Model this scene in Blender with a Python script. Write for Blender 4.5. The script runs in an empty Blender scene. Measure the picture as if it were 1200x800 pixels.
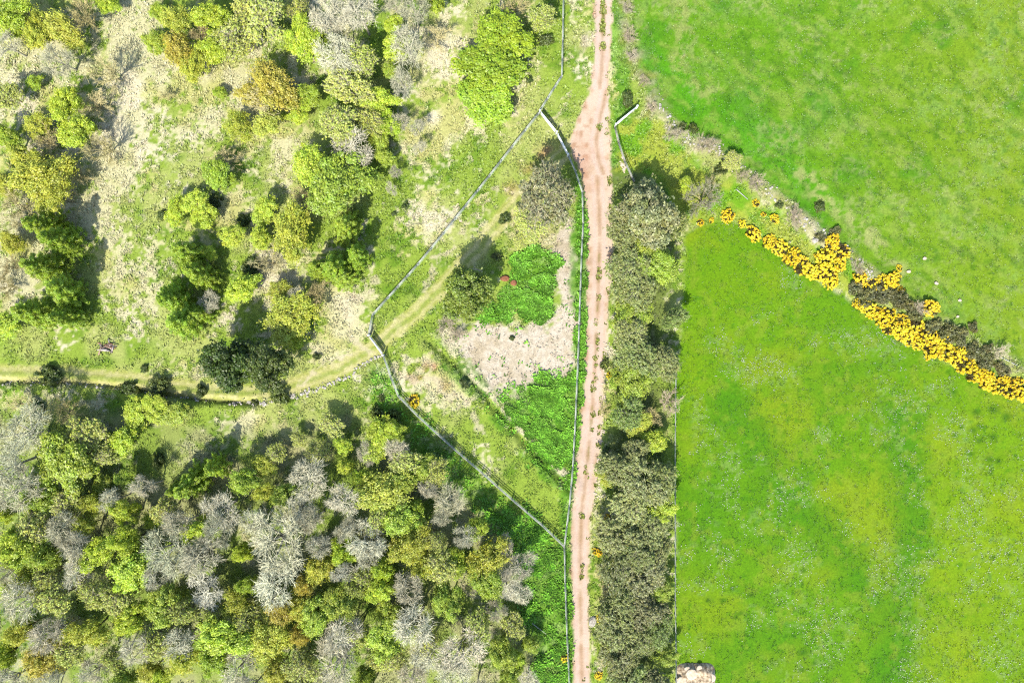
import bpy, math, random
import numpy as np
from mathutils import Vector, Matrix

random.seed(7)
RS = np.random.RandomState(11)
SC = bpy.context.scene
COL = SC.collection
M_PX = 0.125          # metres per photograph pixel on the ground
CAM_H = 100.0
GAIN = 3.5            # how bright a sunlit white sheet comes out; colours are divided by it

def lin(c):
    c = np.asarray(c, float) / 255.0
    return np.where(c <= 0.04045, c / 12.92, ((c + 0.055) / 1.055) ** 2.4)

def alb(c, k=1.0):
    return lin(c) / GAIN * k

# ------------------------------------------------------------------ noise
def _hash(ix, iy, seed):
    h = (ix.astype(np.int64) * 374761393 + iy.astype(np.int64) * 668265263 + seed * 2147483647) & 0xFFFFFFFF
    h = ((h ^ (h >> 13)) * 1274126177) & 0xFFFFFFFF
    h = (h ^ (h >> 16)) & 0xFFFFFFFF
    return h.astype(np.float64) / 4294967295.0

def vnoise(x, y, s, seed=0):
    x = x / s; y = y / s
    ix = np.floor(x); iy = np.floor(y)
    fx = x - ix; fy = y - iy
    fx = fx * fx * (3 - 2 * fx); fy = fy * fy * (3 - 2 * fy)
    a = _hash(ix, iy, seed); b = _hash(ix + 1, iy, seed)
    c = _hash(ix, iy + 1, seed); d = _hash(ix + 1, iy + 1, seed)
    return (a * (1 - fx) + b * fx) * (1 - fy) + (c * (1 - fx) + d * fx) * fy

def fbm(x, y, s, seed=0, o=4):
    v = 0; a = 1; t = 0
    for i in range(o):
        v = v + a * vnoise(x + 17.3 * i, y - 9.1 * i, s / 2 ** i, seed + i * 31)
        t += a; a *= 0.55
    return v / t

def sstep(a, b, x):
    t = np.clip((x - a) / (b - a), 0, 1)
    return t * t * (3 - 2 * t)

# ------------------------------------------------------------------ plan of the place
def seg_dist(x, y, pts):
    d = np.full(x.shape, 1e9)
    for (x0, y0), (x1, y1) in zip(pts[:-1], pts[1:]):
        vx, vy = x1 - x0, y1 - y0
        t = np.clip(((x - x0) * vx + (y - y0) * vy) / (vx * vx + vy * vy + 1e-9), 0, 1)
        d = np.minimum(d, np.hypot(x - x0 - t * vx, y - y0 - t * vy))
    return d

def inside(x, y, pts):
    r = np.zeros(x.shape, bool)
    n = len(pts)
    for i in range(n):
        x0, y0 = pts[i]; x1, y1 = pts[(i + 1) % n]
        if y0 == y1: continue
        c = ((y0 > y) != (y1 > y)) & (x < (x1 - x0) * (y - y0) / (y1 - y0) + x0)
        r ^= c
    return r

def poly(x, y, pts, soft):
    d = seg_dist(x, y, pts + [pts[0]])
    d = np.where(inside(x, y, pts), d, -d)
    return sstep(-soft, soft, d)

def blobs(x, y, lst):
    v = np.zeros(x.shape)
    for b in lst:
        bx, by, rx, ry = b[:4]; k = b[4] if len(b) > 4 else 1.0
        q = ((x - bx) / rx) ** 2 + ((y - by) / ry) ** 2
        v = np.maximum(v, k * np.exp(-q * 0.8))
    return v

TRACK_L = [(712, -900), (697, 0), (695, 80), (690, 108), (683, 126), (675, 143), (667, 165), (671, 186), (682, 204), (687, 240), (688, 285), (687, 400), (685, 440), (680, 500), (673, 550), (670, 600), (669, 640), (670, 690), (672, 800), (690, 1700)]
TRACK_R = [(732, -900), (717, 0), (716, 60), (714, 110), (714, 160), (717, 205), (718, 280), (715, 340), (711, 400), (708, 450), (705, 505), (701, 560), (693, 600), (691, 650), (690, 700), (692, 800), (710, 1700)]
TRACK = TRACK_L + TRACK_R[::-1]
PATH = [(-900, 420), (0, 437), (80, 439), (150, 444), (220, 456), (285, 461), (340, 452), (395, 434), (437, 408), (480, 372), (520, 334), (560, 291), (600, 243), (640, 200), (680, 160)]
NE = [(742, -900), (742, 0), (743, 60), (752, 95), (762, 118), (800, 150), (850, 180), (905, 220), (960, 268), (1012, 312), (1080, 352), (1130, 385), (1190, 420), (1400, 540), (2400, 1000), (2400, -900)]
EF = [(800, 272), (828, 262), (852, 254), (872, 264), (905, 290), (960, 328), (1004, 356), (1060, 398), (1110, 425), (1180, 464), (1400, 570), (2400, 1100), (2400, 1800), (792, 1800), (790, 450), (797, 380), (803, 310)]
MID = [(760, 130), (830, 195), (900, 240), (960, 285), (1010, 320), (1010, 356), (960, 322), (900, 280), (850, 248), (800, 262), (765, 210), (724, 200), (722, 150)]
DRYPATCH = [(655, 268), (676, 262), (681, 300), (677, 432), (655, 438), (640, 458), (600, 465), (560, 455), (543, 420), (532, 380), (562, 372), (600, 386), (640, 378), (652, 322), (646, 292)]
NETTLE = [(555, 368), (562, 350), (580, 352), (590, 336), (604, 318), (601, 301), (625, 291), (650, 300), (656, 311), (645, 332), (641, 352), (648, 363), (636, 379), (616, 372), (600, 362), (591, 378), (576, 371), (566, 378)]
NETTLE2 = [(573, 470), (610, 462), (650, 440), (677, 440), (671, 572), (650, 546), (610, 505)]
LUSH3 = [(560, 585), (625, 612), (662, 645), (664, 810), (664, 1000), (625, 1000), (628, 780), (612, 700), (600, 650)]
LUSH4 = [(428, 430), (452, 424), (470, 470), (530, 525), (600, 590), (560, 600), (500, 560), (480, 500), (440, 475)]
WOOD = [(-900, 470), (0, 470), (100, 480), (300, 500), (420, 490), (520, 540), (590, 600), (622, 700), (640, 820), (640, 1800), (-900, 1800)]
DITCH = [(500, 398), (520, 415), (545, 440), (570, 467), (600, 502), (640, 546), (668, 574)]
DITCH2 = [(-900, 440), (0, 447), (60, 447), (110, 450), (180, 460), (240, 469), (300, 472)]
HEDGEBASE = [(738, 210), (770, 230), (762, 290), (758, 350), (750, 420), (752, 500), (748, 560), (742, 640), (742, 720), (745, 800), (750, 1100)]
DYKE = [(762, 112), (785, 145), (805, 165), (835, 172), (862, 195), (890, 215), (915, 235), (945, 262), (975, 282), (1000, 300), (1030, 335), (1075, 362), (1130, 395), (1180, 425), (1260, 470)]

DRY = [(140, 40, 28, 50), (150, 105, 32, 50), (200, 92, 42, 36), (265, 95, 38, 30), (240, 140, 40, 26, .8), (130, 190, 28, 50), (108, 252, 26, 36),
       (142, 310, 45, 50, .85), (160, 365, 28, 30, .7), (295, 140, 38, 26), (275, 245, 30, 22, .9), (350, 95, 20, 22), (335, 185, 30, 34), (290, 62, 18, 18),
       (60, 60, 45, 55, .85), (30, 110, 40, 40, .9), (516, 50, 28, 48), (528, 150, 44, 18, .9), (500, 172, 36, 18, .8), (322, 340, 24, 44), (402, 362, 20, 30, .9),
       (412, 388, 20, 24, .9), (380, 415, 24, 14, .9), (262, 380, 22, 18, .9), (236, 432, 30, 14, .8), (75, 408, 22, 7, .7), (75, 466, 55, 10, .8), (115, 468, 45, 10, .7),
       (215, 525, 16, 10, .8), (290, 495, 32, 18, .7), (320, 520, 30, 26, .6), (130, 500, 30, 14, .6), (480, 255, 34, 26, .7), (475, 296, 16, 10, .8), (430, 330, 14, 30, .8),
       (500, 420, 10, 6), (520, 450, 26, 14, .8), (478, 425, 8, 24, .7), (540, 470, 22, 12, .7), (572, 540, 10, 24, .6), (20, 270, 25, 40, .8), (15, 330, 20, 30, .7), (230, 300, 8, 20, .7),
       (395, 40, 40, 40, .6), (620, 245, 20, 24, .6), (640, 275, 30, 18, .8), (690, 55, 7, 9, .8), (560, 345, 12, 10, .3), (530, 400, 18, 18, .9), (595, 660, 20, 30, .4),
       (120, 765, 30, 26, .6), (135, 700, 18, 16, .5), (320, 420, 18, 12, .9)]
GREENB = [(170, 250, 40, 40, .8), (240, 205, 40, 24, .6), (110, 330, 12, 60, .9), (60, 415, 80, 14, .9), (150, 410, 60, 14, .8), (200, 390, 40, 20, .5), (445, 70, 12, 90, 1.), (460, 320, 24, 34, .9), (450, 250, 24, 40, .6),
          (560, 190, 60, 40, .4), (645, 60, 14, 80, .9), (655, 120, 24, 30, .9), (600, 300, 10, 10, .4), (200, 480, 60, 12, .8), (400, 470, 40, 16, .5), (560, 500, 40, 20, .6), (620, 560, 40, 20, .7), (500, 390, 18, 18, .8), (545, 495, 30, 26, .8), (600, 565, 40, 30, .9), (640, 605, 24, 20, .9), (530, 385, 16, 12, .6), (480, 470, 16, 20, .5)]

def ground_z(X, Y):
    X = np.asarray(X, float); Y = np.asarray(Y, float)
    px = 600 + X / M_PX; py = 400 - Y / M_PX
    z = (fbm(X, Y, 22, 5, 3) - 0.5) * 0.5 + (fbm(X, Y, 2.2, 9, 2) - 0.5) * 0.10
    d = seg_dist(px, py, DITCH) * M_PX
    z = z - 0.40 * np.exp(-(d / 0.45) ** 2) + 0.14 * np.exp(-((d - 1.3) / 0.6) ** 2)
    d = seg_dist(px, py, DITCH2) * M_PX
    z = z - 0.55 * np.exp(-(d / 0.40) ** 2) + 0.12 * np.exp(-((d - 1.0) / 0.5) ** 2)
    d = seg_dist(px, py, DYKE) * M_PX
    z = z + 0.25 * np.exp(-(d / 1.2) ** 2)
    t = poly(px, py, TRACK, 8)
    z = z - 0.10 * t
    return z

FK = .80
def mixc(a, b, t):
    return a * (1 - t[:, None]) + b * t[:, None]

def regions(X, Y):
    """0 rough ground, 1 north field, 2 east field, 3 track, 4 grass path"""
    px = 600 + X / M_PX; py = 400 - Y / M_PX
    r = np.zeros(X.shape, int)
    r[inside(px, py, NE)] = 1
    r[inside(px, py, EF)] = 2
    r[seg_dist(px, py, PATH) < 10] = 4
    r[inside(px, py, TRACK)] = 3
    return r

def ground_color(X, Y):
    X = np.asarray(X, float); Y = np.asarray(Y, float)
    px = 600 + X / M_PX; py = 400 - Y / M_PX
    wx = px + (fbm(X, Y, 3, 41, 3) - .5) * 26 + (fbm(X, Y, .8, 42, 2) - .5) * 8
    wy = py + (fbm(X, Y, 3, 51, 3) - .5) * 26 + (fbm(X, Y, .8, 52, 2) - .5) * 8
    n1 = fbm(X, Y, 9, 1, 4); n2 = fbm(X, Y, 2.4, 2, 4); n3 = fbm(X, Y, .9, 3, 3); n4 = vnoise(X, Y, .42, 4)
    sp = 0.5 * n3 + 0.5 * n4
    # rough ground
    D = 0.34 + (n1 - .5) * .9 + (n2 - .5) * .55
    D = D - .03 + .66 * blobs(wx, wy, DRY) - .42 * blobs(wx, wy, GREENB)
    wood = poly(wx, wy, WOOD, 14)
    D = D - .05 * wood
    g1 = alb((156, 182, 66)); g2 = alb((120, 158, 42)); g3 = alb((186, 196, 106))
    green = mixc(np.tile(g1, (len(X), 1)), g2, sstep(.5, .72, n2))
    green = mixc(green, g3, sstep(.45, .75, fbm(X, Y, 5, 71, 3)))
    d1 = alb((222, 216, 164), 1.05); d2 = alb((204, 202, 124), 1.05); d3 = alb((232, 222, 182), 1.08)
    dry = mixc(np.tile(d1, (len(X), 1)), d2, sstep(.42, .66, fbm(X, Y, 4, 81, 3)))
    dry = mixc(dry, d3, sstep(.5, .7, fbm(X, Y, 6, 83, 3)))
    t = sstep(.36, .66, D + (sp - .5) * 1.25)
    c = mixc(green, dry, t)
    wc = mixc(c, alb((128, 152, 66)), .5 * np.ones(len(X)))
    wc = mixc(wc, alb((196, 188, 140)), sstep(.48, .66, fbm(X, Y, 3.5, 91, 3)) * .7)
    c = mixc(c, wc, wood * .85)
    # olive dry tangle beside the track bend
    c = mixc(c, mixc(np.tile(alb((176, 176, 98)), (len(X), 1)), alb((214, 204, 150)), sstep(.4, .65, sp)), .8 * blobs(wx, wy, [(630, 262, 34, 26), (648, 282, 18, 14)]))
    # bleached bracken
    br = mixc(np.tile(alb((214, 198, 168)), (len(X), 1)), alb((230, 216, 190), 1.0), sstep(.35, .65, sp))
    br = mixc(br, alb((196, 178, 142)), sstep(.56, .74, n2) * .7)
    vx = wx + (n4 - .5)*14 + (n2 - .5)*20; vy = wy + (n3 - .5)*22
    c = mixc(c, br, poly(vx, vy, DRYPATCH, 7) * sstep(.18, .30, n2))
    # reddish bare soil along the ditch and by the gate
    c = mixc(c, alb((196, 140, 104)), .75 * blobs(wx, wy, [(484, 440, 5, 4), (500, 425, 8, 6), (490, 443, 7, 4), (640, 180, 10, 10), (622, 198, 9, 8, .6), (600, 225, 9, 8, .5), (520, 450, 12, 6, .5)]))
    # lush weeds
    lu = mixc(np.tile(alb((108, 162, 38)), (len(X), 1)), alb((150, 196, 80)), sstep(.5, .75, sp))
    lu = mixc(lu, alb((60, 122, 24)), sstep(.5, .25, n3) * .7)
    lm = np.maximum.reduce([.9*poly(vx*.4 + px*.6, vy*.4 + py*.6, NETTLE, 5), .9*poly(vx, vy, NETTLE2, 10), .85 * poly(wx, wy, LUSH3, 10), .6 * poly(wx, wy, LUSH4, 12)])
    verge = np.maximum(sstep(14, 5, seg_dist(wx, wy, [(684, 215), (683, 300), (680, 400), (676, 480), (670, 560), (664, 640), (667, 800)])),
                       sstep(16, 6, seg_dist(wx, wy, [(728, -200), (727, 60), (727, 140), (722, 200)])))
    lm = np.maximum(lm, verge * .9)
    lm = np.maximum(lm, .7 * sstep(12, 4, np.abs(seg_dist(px, py, DITCH) - 6)) * sstep(.4, .6, n2))
    c = mixc(c, lu, lm)
    # ditches: pale dry-grass lip painted as lit bank, bottoms darkened with painted shade
    dd = seg_dist(px, py, DITCH)
    lip = seg_dist(wx*.4 + px*.6, wy*.4 + py*.6, [(a + 6, b - 4) for a, b in DITCH])
    c = mixc(c, alb((220, 210, 172)), sstep(5, 1.5, lip) * sstep(.3, .5, n3) * sstep(480, 560, px + 0*n3) * .95)
    c = mixc(c, alb((96, 116, 48)), sstep(4, 1.2, dd) * .7 * sstep(.3, .5, n2))
    d2_ = seg_dist(px, py, DITCH2)
    c = mixc(c, alb((76, 88, 40)), sstep(4, 1.5, d2_) * .85)
    # hedge foot
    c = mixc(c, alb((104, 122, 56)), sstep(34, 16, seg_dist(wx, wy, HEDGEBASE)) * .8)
    # grass path
    dp = seg_dist(px + (n2 - .5) * 6, py + (n1 - .5) * 6, PATH)
    pc = mixc(np.tile(alb((188, 190, 98)), (len(X), 1)), alb((216, 208, 140)), sstep(.4, .65, sp))
    pc = mixc(pc, alb((156, 174, 76)), sstep(3.2, 1.2, dp) * .7)
    pc = mixc(pc, alb((222, 212, 148)), sstep(2.2, 1, np.abs(dp - 5.5)) * .55)
    c = mixc(c, pc, sstep(13, 8, dp + (n3 - .5) * 5) * .85)
    # pale worn tread forking west of the path and along the fence
    for pts, w in (([(408, 345), (402, 362), (410, 385), (425, 408)], 6), ([(436, 330), (425, 350), (408, 352)], 5), ([(345, 447), (370, 432), (410, 415)], 3),
                   ([(585, 218), (560, 250), (525, 285), (508, 312), (490, 335)], 3), ([(455, 420), (475, 440), (510, 450), (540, 470), (560, 500)], 6), ([(655, 110), (672, 105), (660, 125), (640, 140)], 2)):
        c = mixc(c, alb((226, 212, 172)), sstep(w, w * .4, seg_dist(wx, wy, pts)) * .7 * sstep(.3, .5, n3))
    # fields
    y_ = np.clip((px - 900) / 300, 0, 1)
    fn = mixc(np.tile(alb((120, 177, 26)), (len(X), 1)), alb((150, 184, 38)), y_)
    fn = mixc(fn, alb((158, 196, 86)), sstep(.42, .7, fbm(X, Y, 5, 101, 5)) * .7 * sstep(.3, .6, sp))
    fn = mixc(fn, alb((76, 156, 22)), sstep(.54, .76, fbm(X, Y, 5, 111, 3)) * .55)
    dyk = seg_dist(px, py, DYKE)
    stripe = np.exp(-((dyk - 34) / 22) ** 2) * sstep(1030, 940, px)
    fn = mixc(fn, alb((98, 182, 16)), stripe * .75)
    pale = sstep(.60, .72, fbm(X, Y, 2.6, 121, 3) + .08 * np.exp(-((dyk - 75) / 20) ** 2) + .06 * blobs(px, py, [(930, 140, 50, 60), (1160, 110, 40, 40), (1010, 60, 50, 40), (990, 310, 60, 40)]))
    fn = mixc(fn, alb((206, 206, 138)), pale * .35 * sstep(.35, .65, n4))
    fn = mixc(fn, alb((70, 130, 18)), sstep(.58, .8, sp) * .6)
    fn = mixc(fn, alb((172, 196, 84)), sstep(.54, .7, fbm((X*.8 - Y*.6)/2, X*.6 + Y*.8, 1.0, 161, 4)) * .5)
    fn = mixc(fn, alb((88, 142, 20)), sstep(.56, .72, fbm((X*.75 - Y*.66)/1.7, X*.66 + Y*.75, 1.1, 171, 4)) * .5)
    streak = seg_dist(wx, wy, [(930, 205), (975, 235), (1030, 285), (1060, 320)])
    fn = mixc(fn, alb((196, 204, 120)), sstep(15, 2, streak) * .8 * sstep(.36, .56, n3))
    streak = seg_dist(wx, wy, [(795, -20), (805, 20), (790, 70), (830, 110)])
    fn = mixc(fn, alb((190, 200, 110)), sstep(16, 2, streak) * .65 * sstep(.38, .58, n3))
    ne = poly(wx * .5 + px * .5, wy * .5 + py * .5, NE, 5)
    fe = mixc(np.tile(alb((122, 180, 16)), (len(X), 1)), alb((156, 190, 28)), sstep(.4, .68, fbm(X, Y, 8, 131, 4)))
    fe = mixc(fe, alb((164, 198, 22)), np.clip(blobs(wx, wy, [(1150, 660, 90, 170), (1130, 520, 60, 60, .6), (812, 440, 16, 90, .7), (820, 720, 34, 70, .7), (860, 340, 60, 40, .5), (960, 640, 40, 40, .3)]), 0, 1) * .62)
    dk = np.maximum.reduce([sstep(42, 2, seg_dist(wx, wy, [(858, 470), (900, 540), (960, 620), (1020, 690), (1052, 740)])) * .8,
                            sstep(44, 2, seg_dist(wx, wy, [(1052, 480), (1068, 560), (1072, 640), (1052, 720), (1046, 820), (1046, 1000)])) * .95,
                            .6 * blobs(wx, wy, [(830, 600, 34, 70), (900, 600, 30, 40), (870, 760, 40, 40), (930, 760, 50, 40), (985, 450, 50, 30)])])
    fe = mixc(fe, alb((82, 160, 14)), dk * .8)
    fe = mixc(fe, alb((78, 152, 14)), sstep(.58, .8, sp) * .55)
    fe = mixc(fe, alb((160, 190, 50)), sstep(.56, .7, fbm(X, Y, 1.4, 151, 3)) * .5)
    fl = sstep(.5, .72, fbm(X, Y, 4.5, 141, 3) + .12 * blobs(px, py, [(860, 460, 60, 80), (920, 620, 40, 60), (1130, 650, 60, 100), (1040, 420, 40, 40), (1100, 480, 40, 30)]))
    fe = mixc(fe, alb((176, 206, 110)), fl * sstep(.5, .75, n4) * .4)
    fe = mixc(fe, alb((58, 120, 16)), .75 * blobs(px, py, [(x, y, r, r*.8) for x, y, r in ((942, 764, 4), (930, 745, 3), (921, 745, 2), (945, 740, 2), (955, 777, 3), (939, 784, 3), (942, 668, 3), (1164, 653, 3), (1183, 650, 3), (1166, 700, 2), (1150, 500, 4), (1141, 504, 4), (1127, 500, 3), (1165, 512, 5), (1149, 516, 4), (1160, 538, 5), (1170, 540, 4), (1145, 483, 5), (1165, 480, 6), (1180, 488, 5), (1118, 459, 4), (846, 703, 3), (858, 689, 3), (881, 697, 4), (868, 718, 3), (830, 703, 3), (862, 723, 3), (1138, 532, 4), (1120, 510, 4))]))
    ef = poly(wx * .35 + px * .65, wy * .35 + py * .65, EF, 4)
    md = poly(wx, wy, MID, 6)
    c = mixc(c, mixc(np.tile(alb((124, 178, 30)), (len(X), 1)), alb((176, 190, 66)), sstep(.4, .6, n2) ), md * .95)
    c = mixc(c, fn * .81, ne)
    c = mixc(c, fe * .75, ef)
    # bleached strip on the tumbled dyke
    bl = mixc(np.tile(alb((190, 178, 144)), (len(X), 1)), alb((156, 156, 84)), sstep(.45, .6, n3))
    c = mixc(c, bl, sstep(10, 2, seg_dist(wx, wy, DYKE)) * .55 * sstep(.3, .45, n2 * .5 + n3 * .5))
    c = mixc(c, bl, .85 * blobs(wx, wy, [(735, 8, 8, 12), (737, 40, 8, 14), (740, 66, 9, 12), (755, 93, 9, 6), (763, 125, 9, 12), (800, 62, 3, 3), (686, 52, 6, 9)]))
    # dirt track
    tl = poly(px + (n3 - .5) * 5 + (n2 - .5) * 5, py, TRACK, 1.6)
    cx = 0.5 * (np.interp(py, [p[1] for p in TRACK_L], [p[0] for p in TRACK_L]) + np.interp(py, [p[1] for p in TRACK_R], [p[0] for p in TRACK_R]))
    off = px - cx - np.where((py > 105) & (py < 205), 8, 0)
    tc = mixc(np.tile(alb((236, 214, 188), 1.05), (len(X), 1)), alb((226, 198, 166)), sstep(.42, .68, n2 * .6 + n3 * .4))
    tc = mixc(tc, alb((240, 216, 202)), np.exp(-((np.abs(off) - 5.5) / 2.2) ** 2) * .6)
    tc = mixc(tc, alb((190, 150, 112)), sstep(3.0, .8, np.abs(off)) * .55 * sstep(.25, .5, n2))
    tc = mixc(tc, alb((196, 150, 110)), sstep(.5, .7, n3) * sstep(7, 12, np.abs(off)) * .6)
    mid_g = sstep(2.6, .9, np.abs(off) + (n3 - .5) * 3) * (sstep(62, 20, py) + .85 * sstep(285, 300, py) * sstep(565, 540, py) * sstep(.50, .62, n3) * .6 + .15 * sstep(.6, .68, n3))
    tc = mixc(tc, alb((138, 140, 56)), np.clip(mid_g, 0, 1) * .85)
    tc = mixc(tc, alb((214, 158, 128)), .6 * blobs(wx, wy, [(680, 185, 12, 20), (690, 215, 10, 20, .6)]))
    c = mixc(c, tc * np.array([.93, .89, .86]), tl)
    return np.clip(c, 0, 1)

# ------------------------------------------------------------------ materials
def new_mat(name):
    m = bpy.data.materials.new(name); m.use_nodes = True
    nt = m.node_tree; nt.nodes.clear()
    out = nt.nodes.new('ShaderNodeOutputMaterial')
    return m, nt, out

def N(nt, kind, **kw):
    n = nt.nodes.new(kind)
    for k, v in kw.items():
        setattr(n, k, v)
    return n

def mathn(nt, op, a, b=None, c=None):
    n = N(nt, 'ShaderNodeMath', operation=op)
    for i, v in enumerate((a, b, c)):
        if v is None: continue
        if isinstance(v, (int, float)): n.inputs[i].default_value = v
        else: nt.links.new(v, n.inputs[i])
    return n.outputs[0]

def scale_col(nt, col, fac):
    n = N(nt, 'ShaderNodeVectorMath', operation='SCALE')
    nt.links.new(col, n.inputs[0])
    if isinstance(fac, (int, float)): n.inputs['Scale'].default_value = fac
    else: nt.links.new(fac, n.inputs['Scale'])
    return n.outputs[0]

def ground_mat(name, amp, BUMP):
    m, nt, out = new_mat(name)
    at = N(nt, 'ShaderNodeAttribute', attribute_name='Col')
    geo = N(nt, 'ShaderNodeNewGeometry')
    n1 = N(nt, 'ShaderNodeTexNoise'); n1.inputs['Scale'].default_value = 3.2; n1.inputs['Detail'].default_value = 6; n1.inputs['Roughness'].default_value = .7
    n2 = N(nt, 'ShaderNodeTexNoise'); n2.inputs['Scale'].default_value = 9; n2.inputs['Detail'].default_value = 3
    nt.links.new(geo.outputs['Position'], n1.inputs['Vector']); nt.links.new(geo.outputs['Position'], n2.inputs['Vector'])
    f = mathn(nt, 'MULTIPLY_ADD', n1.outputs[0], 1.3*amp, 1.04 - .65*amp)
    f2 = mathn(nt, 'MULTIPLY_ADD', n2.outputs[0], .9*amp, 1 - .45*amp)
    col = scale_col(nt, at.outputs['Color'], mathn(nt, 'MULTIPLY', f, f2))
    b = N(nt, 'ShaderNodeBsdfPrincipled'); b.inputs['Roughness'].default_value = .95; b.inputs['Specular IOR Level'].default_value = .1
    nt.links.new(col, b.inputs['Base Color'])
    bp = N(nt, 'ShaderNodeBump'); bp.inputs['Strength'].default_value = BUMP; bp.inputs['Distance'].default_value = .12
    nt.links.new(n1.outputs[0], bp.inputs['Height']); nt.links.new(bp.outputs[0], b.inputs['Normal'])
    nt.links.new(b.outputs[0], out.inputs[0])
    return m

def leaf_mat(name, use_attr=False, transl=.45, var=.5, hue=.5):
    """foliage: colour from the object, varied clump by clump through the 'Col' attribute"""
    m, nt, out = new_mat(name)
    at = N(nt, 'ShaderNodeAttribute', attribute_name='Col')
    if use_attr:
        col = at.outputs['Color']
    else:
        oi = N(nt, 'ShaderNodeObjectInfo')
        mx = N(nt, 'ShaderNodeVectorMath', operation='MULTIPLY')
        nt.links.new(oi.outputs['Color'], mx.inputs[0]); nt.links.new(at.outputs['Color'], mx.inputs[1])
        col = mx.outputs[0]
    d = N(nt, 'ShaderNodeBsdfDiffuse'); t = N(nt, 'ShaderNodeBsdfTranslucent')
    nt.links.new(col, d.inputs['Color'])
    tc = scale_col(nt, col, 1.15); nt.links.new(tc, t.inputs['Color'])
    mix = N(nt, 'ShaderNodeMixShader'); mix.inputs[0].default_value = transl
    nt.links.new(d.outputs[0], mix.inputs[1]); nt.links.new(t.outputs[0], mix.inputs[2])
    g = N(nt, 'ShaderNodeBsdfGlossy'); g.inputs['Roughness'].default_value = .5
    mix2 = N(nt, 'ShaderNodeMixShader'); mix2.inputs[0].default_value = .025
    nt.links.new(mix.outputs[0], mix2.inputs[1]); nt.links.new(g.outputs[0], mix2.inputs[2])
    nt.links.new(mix2.outputs[0], out.inputs[0])
    return m

def solid_mat(name, c1, c2, scale=6, rough=.9, bump=.3, objcol=False):
    m, nt, out = new_mat(name)
    tc = N(nt, 'ShaderNodeTexCoord')
    n1 = N(nt, 'ShaderNodeTexNoise'); n1.inputs['Scale'].default_value = scale; n1.inputs['Detail'].default_value = 5
    nt.links.new(tc.outputs['Object'], n1.inputs['Vector'])
    r = N(nt, 'ShaderNodeValToRGB')
    r.color_ramp.elements[0].position = .3; r.color_ramp.elements[1].position = .7
    r.color_ramp.elements[0].color = (*c1, 1); r.color_ramp.elements[1].color = (*c2, 1)
    nt.links.new(n1.outputs[0], r.inputs[0])
    col = r.outputs[0]
    if objcol:
        oi = N(nt, 'ShaderNodeObjectInfo')
        mx = N(nt, 'ShaderNodeVectorMath', operation='MULTIPLY')
        nt.links.new(oi.outputs['Color'], mx.inputs[0]); nt.links.new(col, mx.inputs[1]); col = mx.outputs[0]
    b = N(nt, 'ShaderNodeBsdfPrincipled'); b.inputs['Roughness'].default_value = rough; b.inputs['Specular IOR Level'].default_value = .2
    nt.links.new(col, b.inputs['Base Color'])
    bp = N(nt, 'ShaderNodeBump'); bp.inputs['Strength'].default_value = bump; bp.inputs['Distance'].default_value = .05
    nt.links.new(n1.outputs[0], bp.inputs['Height']); nt.links.new(bp.outputs[0], b.inputs['Normal'])
    nt.links.new(b.outputs[0], out.inputs[0])
    return m

MG = ground_mat('meadow_ground', 1.0, .55); MT = ground_mat('track_dirt', .42, .3)
MLEAF = leaf_mat('tree_leaves')
MTWIG = leaf_mat('bare_twigs', transl=.0)
MGRASS = leaf_mat('grass_blades', use_attr=True, transl=.3)
MBARK = solid_mat('tree_bark', (.55, .55, .55), (1.1, 1.1, 1.1), 9, objcol=True)
MWOOD = solid_mat('weathered_timber', tuple(alb((206, 206, 196), 2.2)), tuple(alb((240, 240, 236), 2.2)), 5)
MWOODG = solid_mat('lichened_timber', tuple(alb((180, 184, 168), 1.15)), tuple(alb((214, 216, 204), 1.25)), 4)
MWIRE = solid_mat('galvanised_wire', tuple(alb((176, 196, 172), 1.8)), tuple(alb((206, 220, 200), 1.8)), 5, rough=.5)
MSTONE = solid_mat('lichened_stone', tuple(alb((150, 142, 128), 1.3)), tuple(alb((226, 218, 204), 1.3)), 2.2, bump=.6)
MSTONEP = solid_mat('pale_stone', tuple(alb((206, 184, 152), 1.3)), tuple(alb((238, 222, 200), 1.3)), 2.5, bump=.6)
MSOIL = solid_mat('red_soil', tuple(alb((150, 92, 58), .8)), tuple(alb((206, 140, 100))), 5, bump=.6)
MRUB = solid_mat('sandy_rubble', tuple(alb((140, 112, 76))), tuple(alb((232, 212, 178), 1.4)), 3.0, bump=.9)
MSCRAP = solid_mat('scrap_timber', tuple(alb((190, 164, 146))), tuple(alb((240, 234, 228))), 6, objcol=True)

# ------------------------------------------------------------------ object helpers
def mesh_np(name, verts, faces, mat, col=None, smooth=False):
    """faces: (n,k) int array"""
    me = bpy.data.meshes.new(name)
    verts = np.asarray(verts, np.float32); faces = np.asarray(faces, np.int32)
    n, k = faces.shape
    me.vertices.add(len(verts)); me.vertices.foreach_set('co', verts.ravel())
    me.loops.add(n * k); me.loops.foreach_set('vertex_index', faces.ravel())
    me.polygons.add(n)
    me.polygons.foreach_set('loop_start', np.arange(0, n * k, k, dtype=np.int32))
    me.polygons.foreach_set('loop_total', np.full(n, k, np.int32))
    if smooth: me.polygons.foreach_set('use_smooth', np.ones(n, bool))
    me.update(calc_edges=True)
    if col is not None:
        a = me.color_attributes.new('Col', 'FLOAT_COLOR', 'POINT')
        c = np.ones((len(verts), 4), np.float32); c[:, :3] = col
        a.data.foreach_set('color', c.ravel())
    me.materials.append(mat)
    return me

def link(name, data, parent=None):
    o = bpy.data.objects.new(name, data); COL.objects.link(o)
    if parent: o.parent = parent
    return o

def tag(o, label=None, cat=None, group=None, kind=None):
    if label: o['label'] = label
    if cat: o['category'] = cat
    if group: o['group'] = group
    if kind: o['kind'] = kind
    return o

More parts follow.
